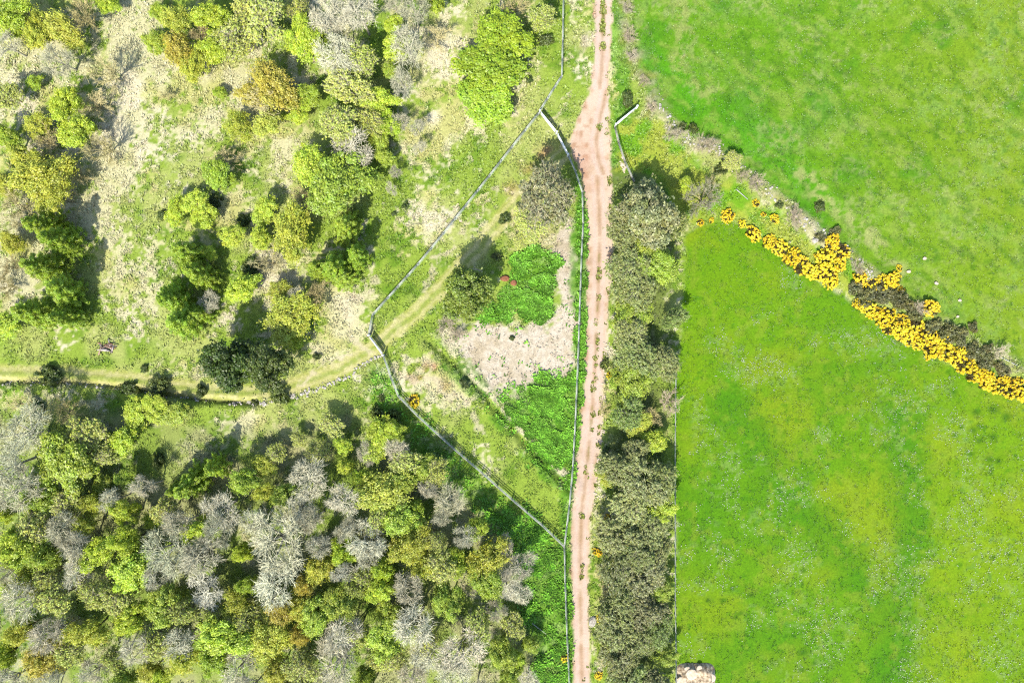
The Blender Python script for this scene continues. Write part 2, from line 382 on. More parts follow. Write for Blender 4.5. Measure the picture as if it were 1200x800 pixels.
def P(px, py, z=None):
    """photograph pixel on the ground -> world point"""
    x = (px - 600) * M_PX; y = (400 - py) * M_PX
    if z is None: z = float(ground_z(np.array([x]), np.array([y]))[0])
    return Vector((x, y, z))

class MB:
    """collects boxes and tubes into one mesh"""
    def __init__(s): s.v = []; s.f = []
    def box(s, c, size, rot=None):
        b = len(s.v); R = rot or Matrix.Identity(3)
        for k in ((-1,-1,-1),(1,-1,-1),(1,1,-1),(-1,1,-1),(-1,-1,1),(1,-1,1),(1,1,1),(-1,1,1)):
            s.v.append(tuple(Vector(c) + R @ Vector((k[0]*size[0]/2, k[1]*size[1]/2, k[2]*size[2]/2))))
        for f in ((3,2,1,0),(4,5,6,7),(0,1,5,4),(1,2,6,5),(2,3,7,6),(3,0,4,7)): s.f.append(tuple(b+i for i in f))
    def bar(s, a, b_, w, h):
        a = Vector(a); b_ = Vector(b_); d = b_ - a
        x = d.normalized(); y = Vector((0,0,1)).cross(x)
        if y.length < 1e-4: y = Vector((0,1,0))
        y.normalize(); z = x.cross(y)
        R = Matrix((x, y, z)).transposed()
        s.box((a+b_)/2, (d.length, w, h), R)
    def tube(s, pts, rads, n=5):
        rows = []
        up = Vector((.3, .2, 1)).normalized()
        for i, p in enumerate(pts):
            p = Vector(p)
            d = (Vector(pts[min(i+1, len(pts)-1)]) - Vector(pts[max(i-1, 0)])).normalized()
            x = d.cross(Vector((1, .1, 0)) if abs(d.x) < .8 else Vector((0, 1, 0))).normalized(); y = d.cross(x)
            rows.append(len(s.v))
            for k in range(n):
                a = 2*math.pi*k/n
                s.v.append(tuple(p + (x*math.cos(a) + y*math.sin(a))*rads[i]))
        for r0, r1 in zip(rows[:-1], rows[1:]):
            for k in range(n):
                s.f.append((r0+k, r0+(k+1) % n, r1+(k+1) % n, r1+k))
    def mesh(s, name, mat, col=None):
        return mesh_np(name, s.v, s.f, mat, col)

# ------------------------------------------------------------------ the ground, cut along the track, path and fields
def coords(lo, hi, step, far):
    a = np.arange(lo, hi + 1e-6, step)
    out = [hi + s for s in (.6, 1.5, 3, 6, 12, 25, 50, 100, 200, 400, far)]
    return np.concatenate([[2*0 + lo - (o - hi) for o in out][::-1], a, out])
gx = coords(-86, 86, .25, 900); gy = coords(-60, 60, .25, 900)
GX, GY = np.meshgrid(gx, gy)
fx, fy = GX.ravel(), GY.ravel()
gz = ground_z(fx, fy); gc = ground_color(fx, fy)
far = sstep(0, 14, np.maximum(np.abs(fx) - 86.5, np.abs(fy) - 60.5)) * np.where(inside(600 + fx/M_PX, 400 - fy/M_PX, TRACK), 0, 1)
gc = mixc(gc, alb((128, 168, 50)), far)      # beyond the surveyed ground: plain rough pasture
nx, ny = len(gx), len(gy)
ii = (np.arange(ny - 1)[:, None] * nx + np.arange(nx - 1)[None, :]).ravel()
quads = np.stack([ii, ii + 1, ii + nx + 1, ii + nx], 1)
reg = regions(fx[quads].mean(1), fy[quads].mean(1))
for rid, nm in ((0, 'ground'), (1, 'north_pasture'), (2, 'east_pasture'), (3, 'dirt_track'), (4, 'grass_path')):
    q = quads[reg == rid]
    u, inv = np.unique(q, return_inverse=True)
    me = mesh_np(nm, np.stack([fx[u], fy[u], gz[u]], 1), inv.reshape(-1, 4), MT if rid == 3 else MG, gc[u], smooth=True)
    tag(link(nm, me), kind='structure')

# ------------------------------------------------------------------ grass, weeds and flowers (nobody could count them)
def scatter(n, x0=-84, x1=84, y0=-58, y1=58):
    return RS.uniform(x0, x1, n), RS.uniform(y0, y1, n)

def blades(X, Y, h, w, lean, per, colfun, jit=.3, base_r=.10):
    n = len(X) * per
    i = np.repeat(np.arange(len(X)), per)
    ang = RS.uniform(0, 2*np.pi, n); rr = RS.uniform(0, 1, n) * base_r
    bx = X[i] + np.cos(ang)*rr; by = Y[i] + np.sin(ang)*rr
    hh = h[i] * RS.uniform(.55, 1.15, n); ww = w[i] * RS.uniform(.6, 1.3, n)
    z = ground_z(bx, by) - .02
    ta = ang + RS.uniform(-.6, .6, n)
    tx = bx + np.cos(ta)*hh*lean; ty = by + np.sin(ta)*hh*lean
    px_, py_ = -np.sin(ta)*ww/2, np.cos(ta)*ww/2
    mxx = bx*.45 + tx*.55; myy = by*.45 + ty*.55
    v = np.empty((n, 4, 3))
    v[:, 0] = np.stack([bx, by, z], 1)
    v[:, 1] = np.stack([mxx+px_, myy+py_, z+hh*.7], 1)
    v[:, 2] = np.stack([tx, ty, z+hh], 1)
    v[:, 3] = np.stack([mxx-px_, myy-py_, z+hh*.7], 1)
    c = colfun(X, Y)[i] * RS.uniform(1-jit, 1+jit, (n, 1)) * RS.uniform(.93, 1.07, (n, 3))
    return v.reshape(-1, 3), np.arange(n*4).reshape(n, 4), np.repeat(c, 4, 0)

# rough grass
X, Y = scatter(150000)
r = regions(X, Y); k = (r == 0); X, Y = X[k], Y[k]
t = fbm(X, Y, 1.6, 211, 3); k = (t > .40) & (RS.rand(len(X)) > .8*poly(600 + X/M_PX, 400 - Y/M_PX, DRYPATCH, 4)); X, Y = X[k][:78000], Y[k][:78000]
h = .10 + .24*RS.rand(len(X))**2
v, f, c = blades(X, Y, h, .09 + .08*RS.rand(len(X)), 1.25, 5, ground_color, .22, .16)
tag(link('rough_grass', mesh_np('rough_grass', v, f, MGRASS, c*1.5)), 'tussocky rough grass, part green and part bleached, over the western ground', 'grass', kind='stuff')
# pasture grass
X, Y = scatter(120000, -2, 84)
r = regions(X, Y); k = (r == 1) | (r == 2); X, Y = X[k], Y[k]
t = fbm(X, Y, 1.2, 221, 3); k = t > .44; X, Y = X[k][:42000], Y[k][:42000]
v, f, c = blades(X, Y, .05 + .11*RS.rand(len(X))**2, .07 + .07*RS.rand(len(X)), 1.2, 4, ground_color, .25, .14)
tag(link('pasture_grass', mesh_np('pasture_grass', v, f, MGRASS, c*1.3)), 'short bright green grazed grass across the two eastern fields', 'grass', kind='stuff')
# nettles and weeds
X, Y = scatter(260000, -24, 16, -56, 58)
px, py = 600 + X/M_PX, 400 - Y/M_PX
w1 = px + (fbm(X, Y, 3, 41, 3)-.5)*34 + (fbm(X, Y, .9, 43, 2)-.5)*18; w2 = py + (fbm(X, Y, 3, 51, 3)-.5)*34 + (fbm(X, Y, .9, 53, 2)-.5)*18
m1 = np.maximum.reduce([poly(w1*.4 + px*.6, w2*.4 + py*.6, NETTLE, 5), .9*poly(w1, w2, NETTLE2, 16), .006*poly(w1, w2, DRYPATCH, 5), .35*poly(w1, w2, LUSH3, 8), .06*poly(w1, w2, LUSH4, 8), .5*(seg_dist(px, py, [(684, 240), (683, 300), (680, 400), (676, 480), (671, 560)]) < 6)])
k = (RS.rand(len(X)) < m1) & (fbm(X, Y, 1.3, 231, 2) > .40) & (regions(X, Y) == 0)
X, Y = X[k][:26000], Y[k][:26000]
hh = .12 + .42*fbm(X, Y, 1.5, 233, 2)
nc = lambda X, Y: alb((122, 178, 52), 1.9)[None, :] * (0.5 + 1.0*vnoise(X, Y, .7, 235))[:, None]
v, f, c = blades(X, Y, hh, .14 + .14*RS.rand(len(X)), 1.1, 5, nc, .4, .2)
tag(link('nettle_patch', mesh_np('nettle_patch', v, f, MGRASS, c)), 'lush bright green nettles and weeds between the fence, ditch and track', 'weeds', kind='stuff')
# flowers in the east field
X, Y = scatter(60000, 20, 84)
px, py = 600 + X/M_PX, 400 - Y/M_PX
fl = fbm(X, Y, 4.5, 141, 3) + .14*blobs(px, py, [(860, 460, 60, 80), (920, 620, 40, 60), (1130, 650, 60, 100), (1040, 420, 40, 40), (1100, 480, 40, 30)]) + .5*(fbm(X, Y, 1.0, 241, 2)-.5)
k = (regions(X, Y) == 2) & (fl > .655); X, Y = X[k][:5200], Y[k][:5200]
n = len(X); z = ground_z(X, Y) + .11
s = RS.uniform(.035, .08, n); a = RS.uniform(0, 6.28, n)
v = np.stack([np.stack([X + s*np.cos(a + q), Y + s*np.sin(a + q), z + RS.uniform(-.02, .02, n)], 1) for q in (0, 1.57, 3.14, 4.71)], 1)
tag(link('daisies', mesh_np('daisies', v.reshape(-1, 3), np.arange(4*n).reshape(n, 4), MGRASS, np.tile(alb((236, 240, 214)), (4*n, 1)))), 'tiny white daisies scattered through the green east field', 'flowers', kind='stuff')
# green tufts along the middle of the track
X, Y = scatter(26000, 6, 16)
px, py = 600 + X/M_PX, 400 - Y/M_PX
cx = 0.5*(np.interp(py, [p[1] for p in TRACK_L], [p[0] for p in TRACK_L]) + np.interp(py, [p[1] for p in TRACK_R], [p[0] for p in TRACK_R]))
cx = cx + np.where((py > 105) & (py < 205), 8, 0)
k = (np.abs(px-cx) < 2.6) & (((py < 64) & (fbm(X, Y, .9, 250, 2) > .52)) | ((py > 285) & (py < 560) & (fbm(X, Y, .8, 251, 2) > .62) & (RS.rand(len(X)) < .7)) | (fbm(X, Y, 1.5, 253, 2) > .80))
k |= (((px-np.interp(py, [p[1] for p in TRACK_R], [p[0] for p in TRACK_R])) > -4) & (regions(X, Y) == 3) & (fbm(X, Y, .9, 255, 2) > .70))
X, Y = X[k], Y[k]
v, f, c = blades(X, Y, (.10 + .12*RS.rand(len(X))), .16 + .12*RS.rand(len(X)), 1.2, 6, lambda X, Y: np.tile(alb((150, 160, 60), 1.5), (len(X), 1)), .35, .15)
tag(link('track_weeds', mesh_np('track_weeds', v, f, MGRASS, c)), 'low green tufts growing along the middle of the dirt track', 'grass', kind='stuff')
# ------------------------------------------------------------------ tree kinds, each built in units of its own crown radius
def rand_dir(n, rs):
    v = rs.normal(size=(n, 3)); return v / np.linalg.norm(v, axis=1)[:, None]

def leaf_cloud(C, rad, per, size, rs, flat=.6, aspect=.6, outward=None, tint=(.78, 1.22)):
    """diamond leaves round clump centres C (m,3)"""
    m = len(C); n = m * per
    i = np.repeat(np.arange(m), per)
    d = rand_dir(n, rs); u = rs.rand(n) ** .45
    R = np.broadcast_to(np.asarray(rad, float), (m,))[i]
    p = C[i] + d * (R * u)[:, None] * np.array([1, 1, .75])
    nrm = rand_dir(n, rs) * (1 - flat) + np.array([0, 0, 1.0]) * flat + d * .35
    nrm /= np.linalg.norm(nrm, axis=1)[:, None]
    t = np.cross(nrm, rand_dir(n, rs)); t /= np.linalg.norm(t, axis=1)[:, None] + 1e-9
    b = np.cross(nrm, t)
    s = size * rs.uniform(.6, 1.35, n)[:, None]
    v = np.stack([p - t*s, p + b*s*aspect, p + t*s, p - b*s*aspect], 1)
    ct = rs.uniform(tint[0], tint[1], (m, 1)) * np.stack([rs.uniform(.9, 1.12, m), np.ones(m), rs.uniform(.7, 1.3, m)], 1)
    c = ct[i] * rs.uniform(.8, 1.2, (n, 1))
    return v.reshape(-1, 3), np.arange(4*n).reshape(n, 4), np.repeat(c, 4, 0)

def merge(parts):
    V, F, C = [], [], []; o = 0
    for v, f, c in parts:
        V.append(v); F.append(f + o); C.append(c); o += len(v)
    return np.concatenate(V), np.concatenate(F), np.concatenate(C)

def limbs(C, z0, rs, r0=.05, lean=(0, 0), n=14):
    """trunk with limbs reaching into the clumps"""
    mb = MB()
    top = max(p[2] for p in C) * .82
    pts = [(lean[0]*t + rs.normal()*.02, lean[1]*t + rs.normal()*.02, top*t - .05) for t in (0, .2, .4, .6, .8, 1)]
    mb.tube(pts, [r0*1.35, r0, r0*.85, r0*.65, r0*.45, r0*.2], 7)
    for j in rs.choice(len(C), min(n, len(C)), replace=False):
        e = Vector(C[j]); k = rs.uniform(.25, .7)
        s = Vector((lean[0]*k, lean[1]*k, top*k))
        if e.z < s.z: s.z = max(.15, e.z - .2)
        mid = s.lerp(e, .5) + Vector((0, 0, .12)) + Vector(rs.normal(size=3))*.05
        mb.tube([s, mid, e], [r0*.5, r0*.3, r0*.1], 5)
    return mb.mesh('trunk', MBARK)

def broadleaf(seed, nc=112, per=135, crad=(.10, .27), size=.037, H=2.2, lobes=5, gap=.35, stray=500):
    """a crown of several unequal lobes with ragged edges and holes"""
    rs = np.random.RandomState(seed)
    L = [(np.array([rs.normal()*.16, rs.normal()*.16, H - .72]), rs.uniform(.55, .70))]
    for i in range(lobes):
        a = 6.283*(i + rs.uniform(-.35, .35))/lobes; d = rs.uniform(.38, .78)
        L.append((np.array([math.cos(a)*d, math.sin(a)*d, H - rs.uniform(.6, 1.25)]), rs.uniform(.26, .50)))
    w = np.array([l[1]**2 for l in L]); w /= w.sum()
    C = []
    while len(C) < nc:
        c0, lr = L[rs.choice(len(L), p=w)]
        d = rand_dir(1, rs)[0]
        if d[2] < -.5: continue
        q = c0 + d*np.array([1, 1, .8])*lr*rs.uniform(.35, 1)**.5
        if rs.rand() < gap and vnoise(np.array([q[0]*9]), np.array([q[1]*9 + q[2]*7]), 3.0, seed)[0] < .45: continue
        C.append(q)
    C = np.array(C); rad = rs.uniform(crad[0], crad[1], nc)
    a = leaf_cloud(C, rad, per, size, rs)
    stray = int(stray*1.5); j = rs.randint(0, nc, stray)
    b = leaf_cloud(C[j] + rs.normal(size=(stray, 3))*.15, .08, 3, size, rs)
    v, f, c = merge([a, b])
    return limbs(C, .5, rs, n=20), mesh_np('crown', v, f, MLEAF, c), H

def larch(seed, H=2.7):
    rs = np.random.RandomState(seed); C = []; R_ = []
    z = .4
    while z < H - .1:
        t = z/H; Lr = 1.02*(1 - t)**.62
        n = max(2, int(9*Lr + 2))
        a0 = rs.uniform(0, 6.28)
        for k in range(n):
            a = a0 + 6.283*(k + rs.uniform(-.3, .3))/n
            l = Lr*rs.uniform(.72, 1.1)
            for s in (.35, .65, .9):
                if s*l < .06 and k: continue
                C.append((math.cos(a)*l*s, math.sin(a)*l*s, z - .12*l*s + rs.normal()*.03)); R_.append(.17*(1.15 - s*.45)*(.5 + .5*Lr))
        z += rs.uniform(.14, .20)
    C = np.array(C); C[:, :2] += rs.normal(size=(len(C), 2))*.03
    v, f, c = leaf_cloud(C, np.array(R_), 64, .046, rs, flat=.5, aspect=.28)
    return limbs(C, .5, rs, r0=.06, n=16), mesh_np('crown', v, f, MLEAF, c), H

def bare(seed, H=2.5, lobes=7, per=84, w=.0060, leaf=0, leafsize=.05, per_leaf=5, reach=(.6, 1.22)):
    """leafless crown: limbs, then a brush of fine twigs over every lobe"""
    rs = np.random.RandomState(seed)
    tr = MB(); top = H*.5
    tr.tube([(0, 0, -.05), (rs.normal()*.02, rs.normal()*.02, top*.5), (0, 0, top)], [.065, .05, .036], 7)
    L = [(np.array([rs.normal()*.1, rs.normal()*.1, H - .62]), .52)]
    for i in range(lobes):
        a = 6.283*(i + rs.uniform(-.35, .35))/lobes; d = rs.uniform(.40, .68)
        L.append((np.array([math.cos(a)*d, math.sin(a)*d, H - rs.uniform(.65, 1.15)]), rs.uniform(.30, .46)))
    Q0, Q1, Q2, W = [], [], [], []
    for c0, lr in L:
        s = Vector((0, 0, top*rs.uniform(.55, 1))); e = Vector(c0)
        tr.tube([s, s.lerp(e, .5) + Vector((rs.normal()*.03, rs.normal()*.03, .02)), e], [.036, .028, .018], 6)
        out = c0*np.array([1, 1, 0]); out = out/(np.linalg.norm(out) + .2)
        D = rand_dir(per*3, rs) + out*.55 + np.array([0, 0, .55]); D /= np.linalg.norm(D, axis=1)[:, None]
        D = D[D[:, 2] > -.25][:per]; n = len(D)
        nb = 11
        for d in D[:nb]:
            tr.tube([tuple(c0), tuple(c0 + d*lr*.5 + rs.normal(size=3)*.02), tuple(c0 + d*lr*1.12)], [.014, .010, .005], 4)
        par = D[rs.randint(0, nb, n)]*rs.uniform(.15, .6, (n, 1))
        p0 = c0 + lr*(par*.7 + D*.2); p2 = c0 + D*lr*rs.uniform(reach[0], reach[1], (n, 1)); p1 = (p0 + p2)/2 + rs.normal(size=(n, 3))*.035
        Q0.append(p0); Q1.append(p1); Q2.append(p2); W.append(np.full(n, w))
        # side twigs
        for rep in range(3):
            t = rs.uniform(.2, .95, (n, 1)); b0 = p1 + (p2 - p1)*t
            dd = (p2 - p1); dd = dd/np.linalg.norm(dd, axis=1)[:, None] + rs.normal(size=(n, 3))*.55
            b2 = b0 + dd*rs.uniform(.05, .14, (n, 1))
            Q0.append(b0); Q1.append((b0 + b2)/2 + rs.normal(size=(n, 3))*.008); Q2.append(b2); W.append(np.full(n, w*.75))
    p0 = np.concatenate(Q0); p1 = np.concatenate(Q1); p2 = np.concatenate(Q2); ww = np.concatenate(W)[:, None]; n = len(p0)
    d = p2 - p0; s = np.cross(d, rand_dir(n, rs) + np.array([0, 0, .8])); s /= np.linalg.norm(s, axis=1)[:, None] + 1e-9; s = s*ww
    v = np.stack([p0 - s, p0 + s, p1 - s*.8, p1 + s*.8, p2 - s*.4, p2 + s*.4], 1).reshape(-1, 3)
    o = np.arange(n)[:, None]*6
    f = np.concatenate([o + np.array([[0, 1, 3, 2]]), o + np.array([[2, 3, 5, 4]])])
    c = np.repeat(rs.uniform(.78, 1.18, (n, 1)), 6, 0)*np.ones((1, 3))
    lm = None
    if leaf:
        tips = p2[rs.permutation(n)[:leaf]]
        lv, lf, lc = leaf_cloud(tips, .065, per_leaf, leafsize, rs, flat=.62, tint=(.7, 1.3))
        lm = mesh_np('crown', lv, lf, MLEAF, lc)
    return tr.mesh('trunk', MBARK), mesh_np('twigs', v, f, MTWIG, c), lm, H

def twig_tree(seed, H=2.7, n1=7, n2=7, n3=8, n4=6, w=.008, spread=1.0, leaf=0, leafsize=.05, low=.28):
    rs = np.random.RandomState(seed)
    trunk = MB(); tw = MB(); tips = []; cols = []
    def grow(mb, p, d, L, r, seg, curve):
        pts = [p]; rads = [r]
        for s in range(seg):
            d = (d + Vector(rs.normal(size=3))*curve + Vector((0, 0, .06))).normalized()
            p = p + d*(L/seg); pts.append(p); rads.append(r*(1 - .75*(s+1)/seg))
        mb.tube(pts, rads, 3 if mb is tw else 6)
        return pts, d
    def along(pts, t):
        k = min(int(t*(len(pts)-1)), len(pts)-2); return pts[k].lerp(pts[k+1], t*(len(pts)-1) - k)
    tp = [Vector((rs.normal()*.03*i, rs.normal()*.03*i, H*.62*i/4 - (.05 if i == 0 else 0))) for i in range(5)]
    trunk.tube(tp, [.06, .046, .038, .028, .012], 7)
    for a in range(n1):
        t = rs.uniform(low, .98); p = along(tp, t)
        az = 6.283*(a + rs.uniform(-.3, .3))/n1
        el = rs.uniform(.35, .9) + .35*t
        d = Vector((math.cos(az)*math.cos(el), math.sin(az)*math.cos(el), math.sin(el)))
        L = (H - p.z)*rs.uniform(.62, .95)/max(.55, math.sin(el))
        L = min(L, spread*rs.uniform(.72, 1.0)/max(.25, math.cos(el)))
        pts, dd = grow(trunk, p, d, L, .026, 4, .10)
        for b in range(n2):
            t2 = rs.uniform(.22, 1); q = along(pts, t2)
            d2 = (d + Vector(rs.normal(size=3))*.55 + Vector((0, 0, .15))).normalized()
            pts2, dd2 = grow(tw, q, d2, L*rs.uniform(.28, .5), .011 + w*.4, 2, .14)
            for c in range(n3):
                q3 = along(pts2, rs.uniform(.15, 1)); d3 = (d2 + Vector(rs.normal(size=3))*.6 + Vector((0, 0, .2))).normalized()
                L3 = rs.uniform(.16, .34)
                pts3, dd3 = grow(tw, q3, d3, L3, w, 2, .15)
                tips.append(pts3[-1]); tips.append(pts3[1])
                for e in range(n4):
                    q4 = along(pts3, rs.uniform(.1, 1)); d4 = (d3 + Vector(rs.normal(size=3))*.65).normalized()
                    e_ = q4 + d4*rs.uniform(.07, .17)
                    k = len(tw.v); s = d4.cross(Vector(rs.normal(size=3))).normalized()*w*.62
                    tw.v += [tuple(q4 - s), tuple(q4 + s), tuple(e_ + s*.35), tuple(e_ - s*.35)]; tw.f.append((k, k+1, k+2, k+3))
                    if leaf: tips.append(e_)
    v = np.array(tw.v); f = np.array(tw.f)
    c = np.repeat(rs.uniform(.8, 1.15, (len(v)//2 + 1, 1)), 2, 0)[:len(v)] * np.ones((1, 3))
    twm = mesh_np('twigs', v, f, MTWIG, c)
    lm = None
    if leaf:
        C = np.array(tips); C = C[rs.permutation(len(C))[:leaf]]
        lv, lf, lc = leaf_cloud(C, .07, 5, leafsize, rs, flat=.7)
        lm = mesh_np('crown', lv, lf, MLEAF, lc)
    return trunk.mesh('trunk', MBARK), twm, lm, H

def low_shrub(seed, size=.085, nc=46, per=60):
    rs = np.random.RandomState(seed)
    d = rand_dir(nc, rs); d[:, 2] = np.abs(d[:, 2]); q = (rs.uniform(.3, .8, nc)*(.6 + .8*vnoise(d[:, 0]*3 + 9, d[:, 1]*3 + 5, 1.6, seed)))[:, None]
    C = d*q*np.array([1, 1, .8]); C[:, 2] += .12
    v, f, c = leaf_cloud(C, rs.uniform(.16, .32, nc), per, size, rs, flat=.35)
    mb = MB()
    for j in range(9): mb.tube([(0, 0, -.05), tuple(C[j]*.5 + np.array([0, 0, .08])), tuple(C[j])], [.035, .022, .008], 4)
    return mb.mesh('stems', MBARK), mesh_np('foliage', v, f, MLEAF, c), 1.0

def gorse(seed):
    rs = np.random.RandomState(seed); nc = 85
    d = rand_dir(nc, rs); d[:, 2] = np.abs(d[:, 2])*.9; q = rs.uniform(.55, .9, nc)[:, None]
    C = d*q*np.array([1, 1, .75]); C[:, 2] += .1
    v, f, c = leaf_cloud(C, rs.uniform(.12, .24, nc), 44, .06, rs, flat=.1, aspect=.35)
    keep = (rs.rand(nc) < .92) & (vnoise(C[:, 0]*3 + 7, C[:, 1]*3 + 3, 1.0, seed) > .30)
    F = C[keep] + d[keep]*.10 + np.array([0, 0, .06])
    fv, ff, fc = leaf_cloud(F, rs.uniform(.07, .17, len(F)), 64, .055, rs, flat=.35, aspect=.7, tint=(.82, 1.12))
    mb = MB()
    for j in range(7): mb.tube([(0, 0, -.05), tuple(C[j]*.5), tuple(C[j])], [.03, .02, .008], 4)
    return mb.mesh('stems', MBARK), mesh_np('foliage', v, f, MLEAF, c), mesh_np('flowers', fv, ff, MLEAF, fc), 1.0

LIB = {
    'leafy': [broadleaf(100 + i) for i in range(5)],
    'dense': [broadleaf(120 + i, nc=170, per=100, crad=(.12, .25), size=.042, H=2.1, lobes=6, gap=.1) for i in range(3)],
    'loose': [broadleaf(140 + i, nc=100, per=90, crad=(.09, .27), size=.035, gap=.7, stray=900, lobes=6) for i in range(4)],
    'larch': [larch(160 + i) for i in range(4)],
    'bare': [bare(180 + i) for i in range(6)],
    'bush': [twig_tree(200 + i, H=1.7, n1=11, n2=6, n3=7, n4=5, w=.009, low=.08) for i in range(4)],
    'budding': [bare(220 + i, H=2.2, lobes=6, per=110, w=.006, leaf=1900, leafsize=.036, per_leaf=6, reach=(.5, 1.25)) for i in range(6)],
    'haze': [bare(320 + i, H=2.5, lobes=6, per=115, w=.0065, leaf=1100, leafsize=.045, per_leaf=4, reach=(.5, 1.25)) for i in range(5)],
    'shrub': [low_shrub(240 + i) for i in range(4)],
    'gorse': [gorse(260 + i) for i in range(4)],
}
#        lib, name, colour words, noun, category, crown colour, twig colour, height per radius, default height floor
KINDS = {
    'L': ('leafy', 'leafy_tree', 'lime-green', 'leafy tree', 'tree', (178, 198, 54), (150, 140, 110), 2.4),
    'G': ('leafy', 'leafy_tree', 'bright green', 'leafy tree', 'tree', (160, 182, 52), (150, 140, 110), 2.2),
    'M': ('loose', 'budding_tree', 'mustard-yellow', 'budding tree', 'tree', (180, 186, 62), (190, 182, 130), 2.4),
    'R': ('loose', 'budding_tree', 'ochre-orange', 'budding tree', 'tree', (186, 174, 66), (184, 168, 120), 2.4),
    'K': ('leafy', 'leafy_tree', 'olive-lime', 'leafy tree', 'tree', (156, 176, 56), (160, 150, 118), 2.4),
    'O': ('budding', 'budding_tree', 'olive-grey', 'half-leafed tree', 'tree', (160, 166, 96), (168, 168, 126), 2.1),
    'B': ('bare', 'bare_tree', 'silver-grey', 'leafless tree', 'tree', (192, 187, 154), (198, 192, 164), 2.6),
    'T': ('bush', 'bare_shrub', 'tan-brown', 'leafless shrub', 'shrub', (194, 182, 124), (188, 174, 124), 1.7),
    'F': ('larch', 'larch_tree', 'bright feathery', 'larch', 'tree', (156, 182, 50), (130, 112, 80), 2.9),
    'E': ('dense', 'evergreen_tree', 'dense dark-green', 'evergreen tree', 'tree', (132, 158, 44), (120, 100, 70), 2.3),
    'S': ('shrub', 'shrub_or_shade', 'dark green', 'low shrub', 'shrub', (112, 130, 60), (110, 96, 66), 1.0),  # some are added where only shadows of the lime bushes darken the grass
    'H': ('haze', 'budding_tree', 'grey-green', 'half-leafed tree', 'tree', (174, 184, 80), (190, 182, 146), 2.5),
    'Q': ('dense', 'budding_tree', 'olive-grey', 'half-leafed tree', 'tree', (152, 154, 96), (160, 150, 120), 2.1),
    'Y': ('gorse', 'gorse_bush', 'yellow-flowering', 'gorse bush', 'shrub', (255, 226, 44), (96, 80, 50), 0.95),
    'N': ('shrub', 'gorse_bush', 'flowerless dark', 'gorse bush', 'shrub', (134, 134, 78), (96, 80, 50), 0.9),
    'W': ('bush', 'bramble_tangle', 'bleached grey', 'bramble tangle', 'shrub', (176, 162, 132), (176, 164, 138), .9),
}
PLACED = []
BIG = dict(L=1.14, G=1.14, M=1.2, R=1.15, K=1.15, B=1.12, O=1.08, F=1.05, Y=1.15)
def obj_color(o, rgb, k): o.color = (*[min(1.5, float(v)) for v in alb(rgb, k)], 1)

def plant(kind, px, py, r, h=None, label=None, col=None, zone=None):
    lib, name, cw, noun, cat, crown, twig, hr = KINDS[kind]
    R = r * M_PX * BIG.get(kind, 1.0) * (random.uniform(.88, 1.2) if kind in 'LGMRKBHOTYN' else 1)
    h = h if h else max(hr * r * M_PX, 0.4)
    if px < 625 and py > 500: h *= .85
    if kind == 'O' and px < 640: kind = 'H'; lib, name, cw, noun, cat, crown, twig, hr = KINDS['H']
    if kind == 'O': crown = random.choice([(152, 164, 84), (150, 160, 84), (162, 172, 94), (154, 160, 92), (144, 164, 76)])
    zc = .62 * h
    s = (CAM_H - zc) / CAM_H
    x = (px - 600) * M_PX * s; y = (400 - py) * M_PX * s; R *= s
    z = float(ground_z(np.array([x]), np.array([y]))[0])
    meshes = random.choice(LIB[lib]); H = meshes[-1]
    root = link(name, None); root.empty_display_size = .5
    root.location = (x, y, z - .02); root.rotation_euler = (random.gauss(0, .07), random.gauss(0, .07), random.uniform(0, 6.283)); e_ = random.uniform(.80, 1.2) if kind not in 'EQ' else random.uniform(.94, 1.06); root.scale = (R*e_, R/e_, h / H)
    cc = np.array(col or crown, float)
    cc = np.clip(cc + RS.uniform(-9, 9)*(2.2 if kind in 'BT' else 1) + RS.uniform(-3, 3, 3), 2, 255); tw = np.clip(np.array(twig, float) + RS.uniform(-12, 12), 2, 255)
    lk = 2.3 if kind not in 'OQ' else 1.9 if py < 600 else 1.6
    if lib in ('leafy', 'dense', 'loose', 'larch'):
        obj_color(link('trunk', meshes[0], root), tw, .8); obj_color(link('crown', meshes[1], root), cc, lk)
    elif lib in ('bare', 'bush'):
        obj_color(link('trunk' if lib == 'bare' else 'stems', meshes[0], root), tw, 1.6); obj_color(link('twigs', meshes[1], root), cc, 2.65 if py > 400 else 2.0)
    elif lib in ('budding', 'haze'):
        obj_color(link('trunk', meshes[0], root), tw, 1.4); obj_color(link('twigs', meshes[1], root), tw, 2.0); obj_color(link('crown', meshes[2], root), cc, lk)
    elif lib == 'shrub':
        obj_color(link('stems', meshes[0], root), tw, .9); obj_color(link('foliage', meshes[1], root), cc, 1.6)
    elif lib == 'gorse':
        obj_color(link('stems', meshes[0], root), tw, .9); obj_color(link('foliage', meshes[1], root), (112, 96, 40), 1.5); obj_color(link('flowers', meshes[2], root), cc, 2.3)
    grp = {'Y': 'yellow gorse bushes along the field edge', 'N': 'flowerless gorse along the field edge', 'W': 'bleached brambles on the tumbled dyke'}.get(kind, cw + ' ' + noun + 's')
    tag(root, label, cat, grp.replace('larchs', 'larches'))
    PLACED.append(dict(o=root, k=kind, x=px, y=py, r=r, w=cw + ' ' + noun, lab=label))
    return root
